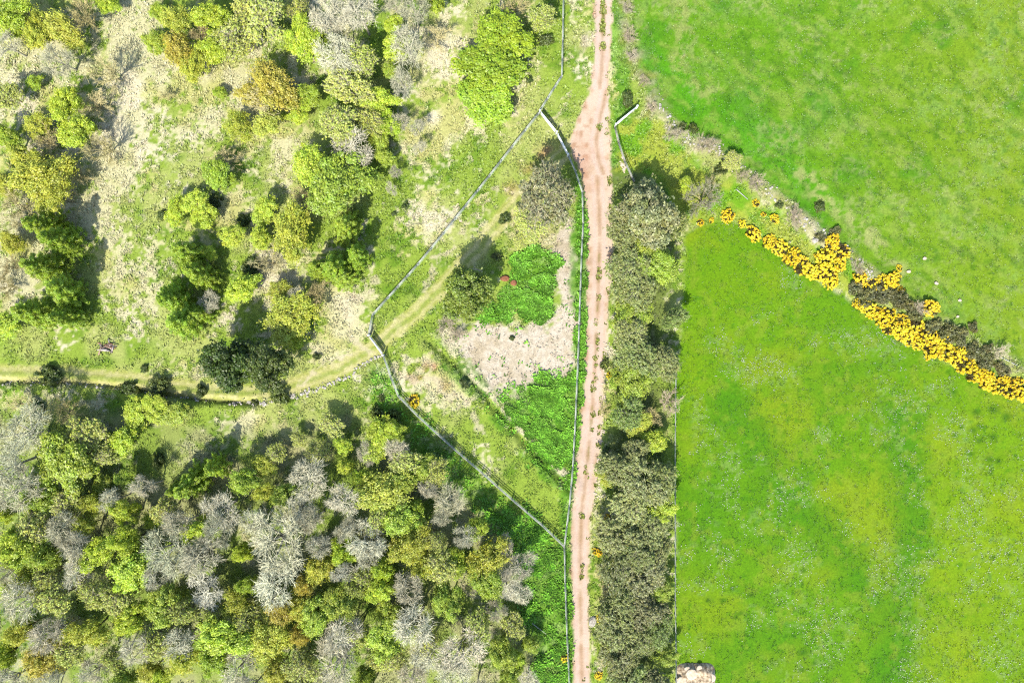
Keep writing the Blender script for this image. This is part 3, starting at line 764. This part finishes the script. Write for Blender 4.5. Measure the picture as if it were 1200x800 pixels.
# ------------------------------------------------------------------ every tree and bush: kind x y radius [height]   (photograph pixels, metres)
TREES = """
G 8 18 21 7;T 29 16 14;B 10 54 15 6;M 45 36 18;M 68 34 19;T 97 20 23;B 70 70 21 6;T 126 84 22 5;L 78 122 17 6;L 86 154 18 6;T 111 122 16;G 12 166 18;M 32 190 18;M 46 146 13;T 52 166 15
T 120 172 20;O 10 112 17;L 40 96 9;L 122 4 12;L 186 14 9;G 182 48 13;M 203 20 16 6;R 208 54 17 6;M 226 78 16;T 232 40 16;L 246 18 15 6;L 250 54 18 6;O 277 42 23;O 292 10 18;T 194 113 8;G 258 110 7;R 292 112 14;M 280 148 15
T 264 188 13;L 356 45 22 6;O 316 24 24;R 322 98 24 6;T 314 118 20;M 312 146 16;L 345 131 11;G 364 112 14;B 384 22 20 7;B 396 60 22 7;B 424 22 20 8;O 424 70 20 6;O 408 100 22 6;O 398 150 26 6;B 414 172 22 6;O 432 140 16;O 350 12 14
L 460 28 10;L 465 56 13;K 462 84 12;B 480 58 19 7;B 486 16 18 7;B 474 98 14 5;L 446 120 14;L 456 146 13;B 470 146 12;B 490 150 10;B 492 174 9;T 512 48 14;L 366 190 18;L 508 2 14;K 440 168 12;G 450 184 12;B 460 6 12 7
E 583 44 35 5 b;E 575 78 38 5.5 b;E 570 110 33 4.5 b;O 634 22 17 4;S 640 46 10;S 620 92 6;T 604 10 14
S 736 115 10;W 735 10 8;W 738 42 9;W 740 66 9;W 755 94 7;W 764 126 7
M 46 208 23 7;M 62 230 18 7;T 18 238 17;T 20 262 14;M 12 286 14;T 78 224 13;T 92 206 14;F 44 258 23;F 62 280 24;F 40 310 25;F 58 342 25;F 32 366 24;F 72 370 20;T 10 312 14;T 6 334 13;M 4 216 14;L 6 382 14
L 208 246 12;L 230 234 13;L 240 254 12;S 250 236 11;S 190 252 8;F 212 300 21;F 228 322 22;F 196 342 23;F 208 374 25;F 232 366 16;B 246 352 13 4;T 246 326 9;L 246 296 10;L 270 276 14;S 284 258 10;L 282 340 17;S 294 312 13;G 258 206 15;S 262 214 9
K 398 214 30 7;L 366 196 20;T 358 230 16;L 312 244 13;L 306 276 14;M 346 270 23 7;T 318 308 16;F 400 262 22;F 388 308 25;F 412 300 20;F 372 318 18;F 404 326 17;T 368 344 17;M 346 374 22 5;B 352 352 11 4;B 463 202 8 3;B 459 222 7 2.5;S 475 240 6;S 461 250 4;M 330 344 11
E 549 337 31 9.5 e;S 590 255 8;W 524 378 14;W 536 392 11;O 610 282 11 2;S 582 300 6;S 600 396 4;S 446 466 5;S 544 450 6
E 270 430 31 10 d;E 305 433 29 10 d;S 325 465 13;S 298 471 7;S 235 459 9;S 186 454 14;S 148 455 13;S 57 441 14;S 168 432 6;S 370 418 6;L 345 398 8
H 645 228 29 8.5 h;O 622 264 17 2.5
Q 757 246 36 9.5;O 732 268 20 5;O 786 262 20 5;K 762 290 17 4.5;O 738 316 24 5;K 770 312 20 5;O 744 342 22 5;K 744 363 19 4.5;O 790 372 15 4.5;O 738 390 23 5;O 746 418 23 5;O 776 424 17 4.5
K 736 450 20 5;W 785 472 14 3;O 734 484 20 5;T 764 486 11 3;M 748 496 15 4;L 768 514 14 4;O 744 530 18 5;O 726 548 22 5.5;O 750 566 23 5.5;O 774 562 17 5;L 768 594 16 4.5;O 738 596 21 5;M 716 556 13 4;O 758 620 19 5
O 766 654 18 4.5;O 750 680 21 5;O 746 748 21 5;O 724 626 21 5.5;O 742 650 22 5.5;O 722 668 20 5.5;K 774 692 13 4.5;O 730 704 22 5.5;O 758 716 20 5.5;O 722 738 21 5.5;O 772 738 17 5;K 778 768 13 4;O 726 772 22 5.5;O 734 800 22 5.5;O 766 804 20 5.5;T 712 458 9 1.5;S 709 425 7;T 708 482 8 1.4;S 710 528 6;S 706 618 6;T 704 670 9;T 708 694 8;S 702 744 7;T 706 774 8
T 825 234 25 3.5 f;L 804 218 9;S 846 196 9;T 832 212 8 1.2
W 790 156 12;W 828 168 13;H 858 190 13 1.6;W 884 214 11;W 930 254 12;S 800 148 6;S 814 150 7;S 962 242 8;S 914 240 6;W 1005 314 9;W 1078 360 10;W 1172 410 10;W 870 206 9
Y 821 261 4;Y 834 258 3;Y 854 253 7;Y 870 262 5;Y 886 238 4;Y 895 251 3;Y 908 256 6;Y 884 273 9;Y 902 283 8;Y 915 291 8;Y 929 301 9;Y 941 311 9;Y 953 319 9;Y 968 303 12;Y 984 295 10;Y 975 284 8;Y 966 319 10;Y 976 328 9;Y 984 310 8
Y 1010 325 8;Y 1013 333 5;Y 1036 331 7;Y 1048 328 8;Y 1055 314 4;Y 1057 340 4;Y 1025 333 6;Y 1092 361 11
Y 1008 356 7;Y 1019 361 8;Y 1030 367 9;Y 1041 372 10;Y 1046 383 9;Y 1056 389 10;Y 1060 374 7;Y 1068 395 9;Y 1076 383 9;Y 1084 393 10;Y 1080 403 8;Y 1094 398 10;Y 1098 409 10;Y 1108 402 9;Y 1112 415 10;Y 1123 420 10;Y 1134 428 10;Y 1128 412 7;Y 1146 437 10;Y 1158 440 9;Y 1160 449 9;Y 1174 454 9;Y 1186 460 9;Y 1192 450 8;Y 1200 462 9;Y 1178 444 7
N 1004 336 9;N 1018 344 12;N 1036 346 12;N 1054 350 12;N 1068 356 10;N 1072 370 9;N 1096 380 10;N 1112 388 12;N 1128 388 10;N 1142 384 8;N 1128 400 10;N 1142 412 12;N 1156 424 11;N 1174 432 10;N 1158 408 8;N 962 278 7;N 978 272 6
Y 485 470 6;Y 662 771 5;Y 700 647 5;Y 703 725 4;Y 708 762 5;Y 702 792 4;Y 712 606 4;Y 714 440 4
B 24 512 29 11;B 8 544 22 11;B 20 574 28 11;K 72 546 33 10;T 24 474 15 3;S 42 480 12;T 76 482 15 3;O 100 508 22 7;O 114 534 18 6;L 146 518 15 5;L 160 484 15 3;L 184 480 13 3;G 208 484 14 3;K 120 572 13;B 134 586 14 8;B 174 570 14 8;S 184 540 10 2
F 224 562 24 9;F 248 548 16 8;F 206 574 15 7;L 178 606 12;G 284 566 17 8;B 262 594 20 9;O 196 596 14 7;K 150 560 12 5;O 84 590 18 7;K 46 590 16 8;M 110 598 13 7
L 442 514 19 5;L 462 506 12 5;L 402 522 10 5;L 403 546 11 5;B 426 532 13 6;B 468 524 14 6;O 480 540 18 6;L 426 562 11 6;M 447 576 22 8;K 470 566 14 7;B 362 562 23 10;B 346 594 15 9;B 404 582 17 9;B 502 572 12 7;B 528 586 20 8;O 390 502 14 4;S 440 486 10 2;S 462 486 9 2
M 306 546 10 5;K 332 582 13 7;O 376 530 14 5;O 322 530 12 4;O 352 516 10 3;K 496 548 13 6;O 512 560 14 6;G 484 600 12 7;B 300 606 14 9;M 312 572 11 7
L 146 606 13 9;L 150 636 14 10;L 156 666 21 10;L 6 606 11 9;L 14 646 21 11;K 50 644 20 11;O 40 614 19 9;B 76 614 19 10;B 86 644 18 10;L 112 644 15 9;M 104 616 12 8;B 92 666 18 10
B 28 706 22 12;M 46 676 15 10;O 66 702 20 10;O 112 692 18 9;B 202 640 28 11;B 238 652 24 11;B 216 612 16 10;L 234 620 13 9;B 258 622 17 10;L 284 652 12 9;G 290 690 12 9;K 246 668 11 8;B 238 690 20 8 w;L 152 724 18 9;K 188 706 18 10
L 266 742 25 11;M 272 704 12 9;B 62 742 20 11;M 30 736 14 10;M 100 742 18 10;R 52 776 20 10;L 6 762 15 10;B 64 794 17 10;B 166 758 20 10;O 188 746 17 9;B 214 750 18 10;M 222 778 18 10;L 190 792 11 8;M 174 788 12 8;B 282 780 19 10;G 250 782 15 9
B 112 786 16 9;O 136 770 14 8;O 134 700 16 8;B 10 800 18 10;K 148 796 13 9;O 296 720 14 9;B 298 806 18 10;O 82 764 14 9;L 20 690 10 9;O 218 716 14 9;B 8 670 16 11
B 326 632 31 12;B 332 682 24 11;B 368 610 15 10;B 374 640 13 9;L 396 640 14 9;M 372 666 17 9;R 360 682 12 9;B 404 618 13 9;B 428 628 21 10;B 430 654 13 9;B 404 666 15 9;O 432 676 16 8;O 414 690 12 8
G 470 608 18 9;L 450 670 15 9;L 450 694 15 9;K 452 716 14 8;K 398 700 18 10;K 370 718 20 10;M 350 704 15 9;R 326 720 19 10;M 322 752 18 10;M 324 788 15 9;R 352 740 11 9;B 396 744 25 11;B 402 774 25 11;O 352 776 17 9;B 376 796 16 9
M 482 644 19 10;M 498 660 16 9;B 486 690 18 10;B 490 730 22 11;O 516 664 19 9;K 532 700 18 10;G 452 748 19 9;G 472 742 12 8;O 458 772 17 8;K 432 790 12 8;B 546 622 13 8;B 520 606 12 8;G 558 614 13 7;M 568 648 21 9;K 570 686 17 9;G 536 656 13 8
B 540 758 24 10;B 502 764 20 9;O 504 742 14 8;B 532 786 22 10;K 586 766 17 9;B 592 640 12 7;B 594 682 14 7;O 562 726 17 8;B 482 792 17 9;K 596 792 14 8;B 606 664 15 7;B 610 694 13 6;K 622 756 11 5;L 606 768 11 6;B 620 794 14 6;O 600 736 14 6;O 556 744 12 7;B 578 716 12 8;O 420 738 13 8;O 436 806 14 8;B 560 806 18 9;O 514 632 13 8;O 446 612 13 8;O 344 806 15 9;O 250 716 12 8;B 186 668 13 9;O 60 672 13 9
"""
SPECIAL = {
 'b': None,
 'e': ('lone olive-green evergreen tree casting a black shadow beside the bleached bracken patch', (118, 138, 40)),
 'h': ('large grey-olive twiggy tree just left of the track below the double gate', (132, 132, 82)),
 'f': ('pale fan-shaped leafless bush at the upper end of the gorse', (158, 154, 128)),
 'w': ('whitish leaning leafless tree with a long pale bare trunk in the lower-left wood', (206, 200, 176)),
}
nb = nd = 0
for row in TREES.replace('\n', ';').split(';'):
    t = row.split()
    if not t: continue
    kind, x, y, r = t[0], float(t[1]), float(t[2]), float(t[3])
    flag = t[-1] if t[-1].isalpha() and len(t) > 4 else None
    nums = [a for a in t[4:] if not a.isalpha()]
    h = float(nums[0]) if nums else None
    lab = colr = None
    if flag == 'b':
        lab = ('topmost of the three merged bright green thicket trees near the top fence', 'middle and widest of the three merged bright green thicket trees near the top fence',
               'lowest of the three merged bright green thicket trees near the top fence')[nb]; colr = (148, 174, 38); nb += 1
    elif flag == 'd':
        lab = ('left one of the two dark evergreen trees standing above the grass path bend', 'right one of the two dark evergreen trees standing above the grass path bend')[nd]; colr = (78, 96, 30); nd += 1
    elif flag in SPECIAL: lab, colr = SPECIAL[flag]
    plant(kind, x, y, r, h, lab, colr)

# ------------------------------------------------------------------ fences
MOLD = solid_mat('greyed_timber', tuple(alb((120, 110, 92))), tuple(alb((214, 208, 196), 1.3)), 2.2)
def fence(name, pts, label, cat='fence', group=None, post=2.6, h=1.25, rails=(1.15, .8, .45), mat=MWOODG, wood=True, top=.09):
    W = [P(*p) for p in pts]
    base = link(name, None); base.location = W[0]
    tag(base, label, cat, group)
    O = W[0]
    # walk along the line
    stations = []
    for a, b in zip(W[:-1], W[1:]):
        L = (b - a).length; n = max(1, round(L / post))
        for i in range(n): stations.append(a.lerp(b, i / n))
    stations.append(W[-1])
    for s in stations: s.z = float(ground_z(np.array([s.x]), np.array([s.y]))[0])
    for i, s in enumerate(stations):
        mb = MB(); mb.box((0, 0, h/2 - .15), (.11, .11, h + .3)); mb.box((0, 0, h + .015), (.09, .09, .03))
        o = link('post', mb.mesh('post', mat), base); o.location = s - O; o.rotation_euler = (random.uniform(-.03, .03), random.uniform(-.03, .03), random.uniform(0, 1))
    for k, rz in enumerate(rails):
        mb = MB()
        for a, b in zip(stations[:-1], stations[1:]):
            d = (b - a); side = Vector((d.y, -d.x, 0)).normalized() * .075
            e = d.normalized()*.006
            mb.bar(a - O + side + e + Vector((0, 0, rz)), b - O + side - e + Vector((0, 0, rz)), .045, top)
        link('rail', mb.mesh('rail', mat), base)
    # wire netting below the rails
    mb = MB()
    for a, b in zip(stations[:-1], stations[1:]):
        d = (b - a); side = Vector((d.y, -d.x, 0)).normalized() * -.062
        for rz in np.arange(.15, h - .1, .3):
            mb.bar(a - O + side + Vector((0, 0, rz)), b - O + side + Vector((0, 0, rz)), .014, .014)
        n = int(d.length / .6)
        for i in range(1, n):
            q = a.lerp(b, i / n) - O + side*1.4
            mb.box(q + Vector((0, 0, h*.46)), (.012, .012, h*.8))
    link('netting', mb.mesh('netting', MWIRE), base)
    return base

fence('field_fence', [(660, -60), (660, 0), (659, 50), (658, 92), (650, 104), (633, 131)], 'pale fence running down from the top edge to the double gate', top=.09)
fence('field_fence', [(631, 135), (600, 174), (560, 225), (520, 275), (490, 311), (455, 350), (438, 369), (434, 391)], 'long pale diagonal fence between the double gate and the path gate', top=.10)
fence('field_fence', [(666, 184), (674, 202), (682, 226), (683, 262), (681, 300), (679, 360), (677, 420), (674, 490), (671, 545), (667, 590), (661, 638)], 'pale fence along the left edge of the track above the fence junction', top=.09)
fence('field_fence', [(661, 638), (662, 680), (664, 740), (667, 800), (672, 880)], 'pale fence along the left edge of the track below the fence junction', top=.09)
fence('field_fence', [(451, 417), (459, 440), (468, 463), (490, 486), (530, 522), (565, 552), (600, 583), (635, 613), (661, 638)], 'greenish pale fence slanting from the path gate down to the track', top=.10)
fence('field_fence', [(720, 151), (724, 168), (731, 190), (742, 214)], 'short weathered fence from the field gate down into the hedge', top=.10, mat=MOLD)
fence('field_fence', [(791, 432), (790, 520), (790, 600), (790, 700), (791, 775), (791, 880)], 'thin wire-netted fence between the hedge trees and the east field', h=1.1, rails=(1.0,), top=.09)

# ------------------------------------------------------------------ gates
def gate(a, b, label):
    A = P(*a); B = P(*b); d = B - A; L = d.length; ang = math.atan2(d.y, d.x)
    g = link('farm_gate', None); g.location = A; g.rotation_euler = (0, 0, ang)
    tag(g, label, 'gate', 'pale wooden field gates')
    for z in (.22, .42, .64, .90, 1.18):
        mb = MB(); mb.box((L/2, 0, z), (L - .34, .07 if z < 1 else .15, .12 if z < 1 else .14)); link('bar', mb.mesh('bar', MWOOD), g)
    for x in (.20, L - .20):
        mb = MB(); mb.box((x, .055, .70), (.09, .05, 1.12)); link('stile', mb.mesh('stile', MWOOD), g)
    mb = MB(); mb.bar((.28, -.052, .2), (L - .28, -.052, 1.16), .045, .08); link('brace', mb.mesh('brace', MWOOD), g)
    mb = MB(); mb.box((L/2, .053, .70), (.08, .045, 1.10)); link('upright', mb.mesh('upright', MWOOD), g)
    mb = MB(); mb.box((.15, .03, 1.05), (.14, .03, .05)); mb.box((.15, .03, .3), (.14, .03, .05)); link('hinge', mb.mesh('hinge', MWIRE), g)
    return g
def gate_post(p, label):
    o = link('gate_post', None); o.location = P(*p)
    mb = MB(); mb.box((0, 0, .55), (.2, .2, 1.7)); m = mb.mesh('gate_post', MWOOD)
    mb2 = MB(); mb2.box((0, 0, 1.42), (.24, .24, .04)); 
    link('shaft', m, o); link('cap', mb2.mesh('cap', MWOOD), o)
    tag(o, label, 'gate post', 'posts of the field gates')
gate((633, 133.5), (651, 156), 'upper leaf of the white double gate left of the track')
gate((652.5, 158.5), (664.5, 182), 'lower leaf of the white double gate left of the track')
gate((434.5, 394), (449.5, 414.5), 'white gate across the grass path where three fences meet')
gate((721.5, 147.5), (744, 129), 'white gate into the east field on the right of the track')
gate_post((632.2, 132.5), 'upper end post of the white double gate')
gate_post((651.8, 157.2), 'middle post of the white double gate')
gate_post((665, 183.2), 'lower end post of the white double gate')
gate_post((434, 392.6), 'upper post of the white gate across the grass path')
gate_post((450.3, 415.7), 'lower post of the white gate across the grass path')
gate_post((720.4, 148.8), 'left post of the white gate right of the track')
gate_post((745, 128), 'right post of the white gate right of the track')

# ------------------------------------------------------------------ stones
def stone_mesh(seed, mat=MSTONE, n=2):
    rs = np.random.RandomState(seed)
    import bmesh
    bm = bmesh.new(); bmesh.ops.create_icosphere(bm, subdivisions=n, radius=1)
    ax = rs.normal(size=(6, 3))
    for v in bm.verts:
        p = np.array(v.co); k = 1 + .28*sum(math.sin(1.7*float(a @ p) + i) for i, a in enumerate(ax))/3
        q = p*k; q[2] = min(q[2], .62); v.co = Vector(q)
    me = bpy.data.meshes.new('stone'); bm.to_mesh(me); bm.free(); me.materials.append(mat)
    return me
STONES = [stone_mesh(i) for i in range(5)]; PALE = [stone_mesh(20 + i, MSTONEP) for i in range(4)]
def stone_line(name, pts, step, spread, size, label, cat='wall', gap=.15, mat=MSTONE):
    """a tumbled dry-stone dyke: many stones, one mesh"""
    V = []; F = []; o = 0
    src = []
    for s in STONES:
        v = np.empty(len(s.vertices)*3); s.vertices.foreach_get('co', v); f = np.array([list(p.vertices) for p in s.polygons]); src.append((v.reshape(-1, 3), f))
    for a, b in zip(pts[:-1], pts[1:]):
        A, B = P(*a), P(*b); L = (B - A).length
        for i in range(int(L/step)):
            if random.random() < gap: continue
            q = A.lerp(B, random.random()); q += Vector((random.gauss(0, spread), random.gauss(0, spread), 0))
            z = float(ground_z(np.array([q.x]), np.array([q.y]))[0])
            v, f = src[random.randrange(5)]
            s = size*random.uniform(.5, 1.4); R = np.array(Matrix.Rotation(random.uniform(0, 6.3), 3, 'Z'))
            V.append((v*np.array([s, s*random.uniform(.6, .9), s*random.uniform(.5, .8)])) @ R.T + np.array([q.x, q.y, z + s*.15])); F.append(f + o); o += len(v)
    me = mesh_np(name, np.concatenate(V), np.concatenate(F), mat)
    return tag(link(name, me), label, cat)
def stones(name, pts, step, spread, size, label, cat, gap=.15, mat=None):
    for a, b in zip(pts[:-1], pts[1:]):
        A, B = P(*a), P(*b)
        for i in range(int((B - A).length/step)):
            if random.random() < gap: continue
            q = A.lerp(B, random.random()) + Vector((random.gauss(0, spread), random.gauss(0, spread), 0))
            q.z = float(ground_z(np.array([q.x]), np.array([q.y]))[0])
            s = size*random.uniform(.6, 1.5); o = link(name, random.choice(PALE)); o.location = q + Vector((0, 0, s*.15)); o.scale = (s, s*.8, s*.65); o.rotation_euler = (0, 0, random.uniform(0, 6.2))
            tag(o, label, cat, label.split(' ', 1)[1].replace('stone', 'stones', 1))
stone_line('tumbled_wall', [(448, 416), (430, 424), (412, 438), (402, 444), (380, 452), (345, 465), (310, 472), (268, 474)], .14, .20, .20, 'broken line of pale stones curving along the lower side of the grass path')
stone_line('tumbled_wall', [(770, 118), (785, 145), (805, 165), (835, 172), (862, 195), (890, 216), (915, 237), (945, 263), (975, 283), (1002, 302), (1030, 340)], .13, .5, .17, 'tumbled grey stone dyke running diagonally beside the yellow gorse', gap=.3)
stone_line('tumbled_wall', [(0, 449), (60, 449), (110, 452), (180, 462), (240, 471)], .32, .16, .16, 'low sunken stone edge along the ditch below the left grass path', gap=.3)
stones('stone', [(712, 400), (709, 440), (706, 500), (702, 560), (697, 590)], .16, .30, .13, 'loose pale stone among many strewn along the right edge of the track', 'stone', mat=MSTONEP)
stones('stone', [(727, 185), (732, 200), (728, 192)], .14, .3, .2, 'pale stone in the small heap beside the short weathered fence', 'stone', mat=MSTONEP)
for (x, y, s, lab) in [(1065, 318, .5, 'pale boulder in the north pasture above the gorse, nearest the flowerless bushes'), (1097, 332, .55, 'pale boulder in the north pasture straight above the round gorse bush'),
                       (1083, 303, .5, 'pale boulder highest of those in the pasture above the gorse'), (1125, 352, .45, 'pale boulder in the pasture to the right of the round gorse bush'),
                       (925, 284, .35, 'small pale stone in the gorse strip below the tumbled dyke'), (955, 282, .6, 'large grey stone at the left foot of the biggest gorse clump'), (694, 727, .55, 'grey boulder on the right verge near the bottom of the track'),
                       (540, 259, .4, 'pale stone lying below the long diagonal fence'), (1122, 371, .4, 'brownish stone in the pasture right of the last round gorse bush'), (640, 588, .01, None)]:
    if not lab: continue
    o = link('boulder', random.choice(PALE if y != 727 and x != 955 else STONES)); q = P(x, y); o.location = q + Vector((0, 0, s*.2)); s *= .6 if y not in (727, 282) else 1; o.scale = (s, s*(.75 if y != 727 else 1.5), s*.7); o.rotation_euler = (0, 0, random.uniform(-.3, .3))
    tag(o, lab, 'stone', 'boulders lying in the grass')

# rubble heap cut by the bottom edge
def mound(name, cx, cy, rx, ry, h, mat, seed, label, cat, power=3.0, n=56):
    c = P(cx, cy); rs = seed
    u = np.linspace(-1, 1, n); A, B = np.meshgrid(u, u); a = A.ravel(); b = B.ravel()
    rr = (np.abs(a)**power + np.abs(b)**power)**(1/power)
    H = h*np.clip((1.02 - rr)/.35, 0, 1)**.7
    wx_ = c.x + a*rx; wy_ = c.y + b*ry
    H = H*(.55 + .9*fbm(wx_, wy_, 1.3, seed, 4))
    z = ground_z(wx_, wy_) + H - .06 - c.z
    i = (np.arange(n-1)[:, None]*n + np.arange(n-1)[None, :]).ravel(); f = np.stack([i, i+1, i+n+1, i+n], 1)
    keep = rr[f].min(1) < 1.02
    o = link(name, mesh_np(name, np.stack([a*rx, b*ry, z], 1), f[keep], mat, smooth=True)); o.location = c
    return tag(o, label, cat)
mound('rubble_heap', 815, 798, 2.85, 2.7, .9, MRUB, 301, 'squarish heap of sandy rubble cut off by the bottom edge of the photo', 'heap', power=5)
for x, y, s, lab in [(809, 788, .95, 'round pale flat boulder on top of the rubble heap'), (831, 791, .8, 'greyish white boulder at the right side of the rubble heap'), (797, 796, .85, 'pale boulder at the lower left of the rubble heap'),
                     (818, 780, .45, 'small tan stone at the upper middle of the rubble heap'), (804, 781, .42, 'small tan stone at the upper left of the rubble heap'), (820, 798, .5, 'tan stone at the bottom middle of the rubble heap')]:
    o = link('boulder', random.choice(PALE)); q = P(x, y); o.location = q + Vector((0, 0, .52)); o.scale = (s, s*.92, s*.6); o.rotation_euler = (0, 0, random.uniform(0, 6)); tag(o, lab, 'stone', 'boulders on the rubble heap')
mound('soil_heap', 592, 326, .75, .45, .45, MSOIL, 311, 'small reddish soil heap left half among the green nettles', 'heap', power=2)
mound('soil_heap', 602, 331, .5, .5, .4, MSOIL, 313, 'small reddish soil heap right half among the green nettles', 'heap', power=2)
# scrap timber
sp_ = link('scrap_pile', None); sp_.location = P(126, 406); tag(sp_, 'pile of broken greyish white boards lying in the grass above the left path', 'scrap pile')
for i in range(18):
    mb = MB(); L = random.uniform(.7, 1.7)
    mb.box((0, 0, 0), (L, random.uniform(.12, .24), .035))
    o = link('plank', mb.mesh('plank', MSCRAP), sp_)
    o.location = (random.uniform(-.95, .95), random.uniform(-.55, .55), .05 + .035*i*.55); o.rotation_euler = (random.uniform(-.08, .08), random.uniform(-.08, .08), random.uniform(-.5, .5) if i % 4 else random.uniform(1.1, 1.9))
    c = random.choice([(1, 1, 1), (1, 1, 1), (.8, .62, .5), (.75, .45, .3), (.45, .4, .4)]); o.color = (*c, 1)
def pole(a, b, label):
    o = link('fallen_pole', None); A, B = P(*a), P(*b); o.location = A
    mb = MB(); mb.tube([(0, 0, .1), tuple((B - A)*.5 + Vector((0, 0, .12))), tuple(B - A + Vector((0, 0, .1)))], [.065, .06, .045], 7)
    o2 = mb.mesh('fallen_pole', MWOODG); bpy.data.objects.remove(o); o = link('fallen_pole', o2); o.location = A
    tag(o, label, 'pole', 'pale poles lying on the ground')
pole((1168, 417), (1190, 428), 'pale bare pole lying on the grass near the right end of the gorse')
pole((862, 222), (876, 234), 'pale bare pole lying beside the leafless bush above the gorse')
pole((618, 725), (640, 742), 'pale fallen branch lying in the weeds left of the lower track fence')

# ------------------------------------------------------------------ labels: what each tree looks like, and next to what it stands
ANCH = [('the scrap boards', 126, 406), ('the bright round tree', 356, 45), ('the green thicket', 575, 76), ('the double gate', 648, 158), ('the path gate', 442, 404), ('the lone evergreen', 549, 337),
        ('the two dark evergreens', 288, 430), ('the east gate', 733, 138), ('the biggest gorse clump', 972, 305), ('the round gorse bush', 1092, 361), ('the rubble heap', 815, 790), ('the fence junction', 661, 638),
        ('the biggest silver tree', 326, 634), ('the whitish leaning tree', 238, 690), ('the widest olive-lime tree', 72, 546), ('the top-left corner', 0, 0), ('the bottom-left corner', 0, 800), ('the roundest silver crown', 490, 730),
        ('the left edge conifers', 46, 312), ('the middle larch row', 212, 340), ('the big lime tree', 398, 214), ('the nettle patch', 610, 335), ('the top edge at the dark gully', 450, 0), ('the lime trio', 152, 640), ('the bottom edge below the silver tree', 345, 800), ('the wide hedge tree', 757, 244), ('the hedge lime bush', 768, 594), ('the tan gap in the hedge', 770, 480), ('the right end of the gorse', 1195, 460), ('the bottom of the hedge', 745, 800), ('the track boulder', 694, 727), ('the yellow bush on the fence', 485, 470)]
DIRS = ['right of', 'up and right of', 'above', 'up and left of', 'left of', 'down and left of', 'below', 'down and right of']
ORD = ['nearest', 'second nearest', 'third nearest', 'fourth nearest', 'fifth nearest', 'sixth nearest', 'seventh nearest', 'eighth nearest', 'ninth nearest', 'tenth nearest', 'eleventh nearest', 'twelfth nearest', 'thirteenth nearest', 'fourteenth nearest']
HAND = {(326, 632): 'biggest silver-grey leafless tree in the lower-left wood', (490, 730): 'roundest silver-white leafless crown in the lower middle of the wood', (72, 546): 'widest olive-lime tree at the upper left of the lower wood',
        (356, 45): 'bright lime-green round tree standing alone in pale grass near the top', (398, 214): 'big lime tree above the right-hand larch clump', (757, 244): 'widest olive-grey hedge tree, at the top of the hedge beside the track',
        (768, 594): 'lime-green bush on the field side of the hedge, halfway down', (1092, 361): 'round yellow gorse bush standing apart above the long gorse band', (485, 470): 'single yellow gorse bush on the slanting fence below the path gate',
        (825, 234): 'pale fan-shaped leafless bush at the upper end of the gorse', (962, 242): 'isolated round dark bush alone in the north pasture', (736, 115): 'round dark bush just above the white gate right of the track'}
bydesc = {}
for p in PLACED:
    if p['lab']: continue
    h_ = HAND.get((int(p['x']), int(p['y'])))
    if h_: tag(p['o'], h_); continue
    n, ax, ay = min(ANCH, key=lambda a: math.hypot(a[1] - p['x'], a[2] - p['y']))
    dx, dy = p['x'] - ax, ay - p['y']; dist = math.hypot(dx, dy)
    dr = DIRS[int(round(math.degrees(math.atan2(dy, dx))/45)) % 8]
    if dist < 14: dr = 'at'
    bydesc.setdefault((p['w'], dr, n), []).append((dist, p))
for (w, dr, n), lst in bydesc.items():
    lst.sort(key=lambda q: q[0])
    rmax = sorted(q[1]['r'] for q in lst)
    for i, (dist, p) in enumerate(lst):
        sz = 'small ' if p['r'] < 11 and p['k'] not in 'YNWS' else 'broad ' if p['r'] > 21 else ''
        if len(lst) == 1: lab = f'{sz}{w} {dr} {n}'
        else: lab = f'{ORD[min(i, 13)]} {w} {dr} {n}'
        tag(p['o'], lab)
# ------------------------------------------------------------------ camera, sun and sky
cam = bpy.data.cameras.new('camera'); cam.sensor_width = 36; cam.lens = 24.0; cam.clip_end = 3000; cam.clip_start = .5
co = bpy.data.objects.new('camera', cam); COL.objects.link(co); co.location = (0, 0, CAM_H); co.rotation_euler = (0, 0, 0)
SC.camera = co
SUN_EL = math.radians(48); AZ = math.radians(180 + 20)      # compass direction the sun stands in, from +Y clockwise
sd = Vector((math.sin(AZ)*math.cos(SUN_EL), math.cos(AZ)*math.cos(SUN_EL), math.sin(SUN_EL)))
sl = bpy.data.lights.new('sun', 'SUN'); sl.energy = 4.2; sl.angle = math.radians(.53); sl.color = (1, .955, .88)
so = bpy.data.objects.new('sun', sl); COL.objects.link(so); so.rotation_euler = (-sd).to_track_quat('-Z', 'Y').to_euler(); so.location = sd*200
w = bpy.data.worlds.new('World'); SC.world = w; w.use_nodes = True
nt = w.node_tree; nt.nodes.clear()
sky = nt.nodes.new('ShaderNodeTexSky'); sky.sky_type = 'NISHITA'; sky.sun_disc = False; sky.sun_elevation = SUN_EL; sky.sun_rotation = AZ
bg = nt.nodes.new('ShaderNodeBackground'); bg.inputs['Strength'].default_value = .15
ow = nt.nodes.new('ShaderNodeOutputWorld'); nt.links.new(sky.outputs[0], bg.inputs[0]); nt.links.new(bg.outputs[0], ow.inputs[0])
SC.view_settings.view_transform = 'Standard'; SC.view_settings.look = 'None'; SC.view_settings.gamma = 1; SC.view_settings.use_curve_mapping = False
SC.view_settings.exposure = 1.78
SC.render.engine = 'CYCLES'
SC.cycles.use_denoising = False
SC.cycles.max_bounces = 5; SC.cycles.diffuse_bounces = 3; SC.cycles.glossy_bounces = 1; SC.cycles.transmission_bounces = 3
SC.cycles.filter_width = 1.2
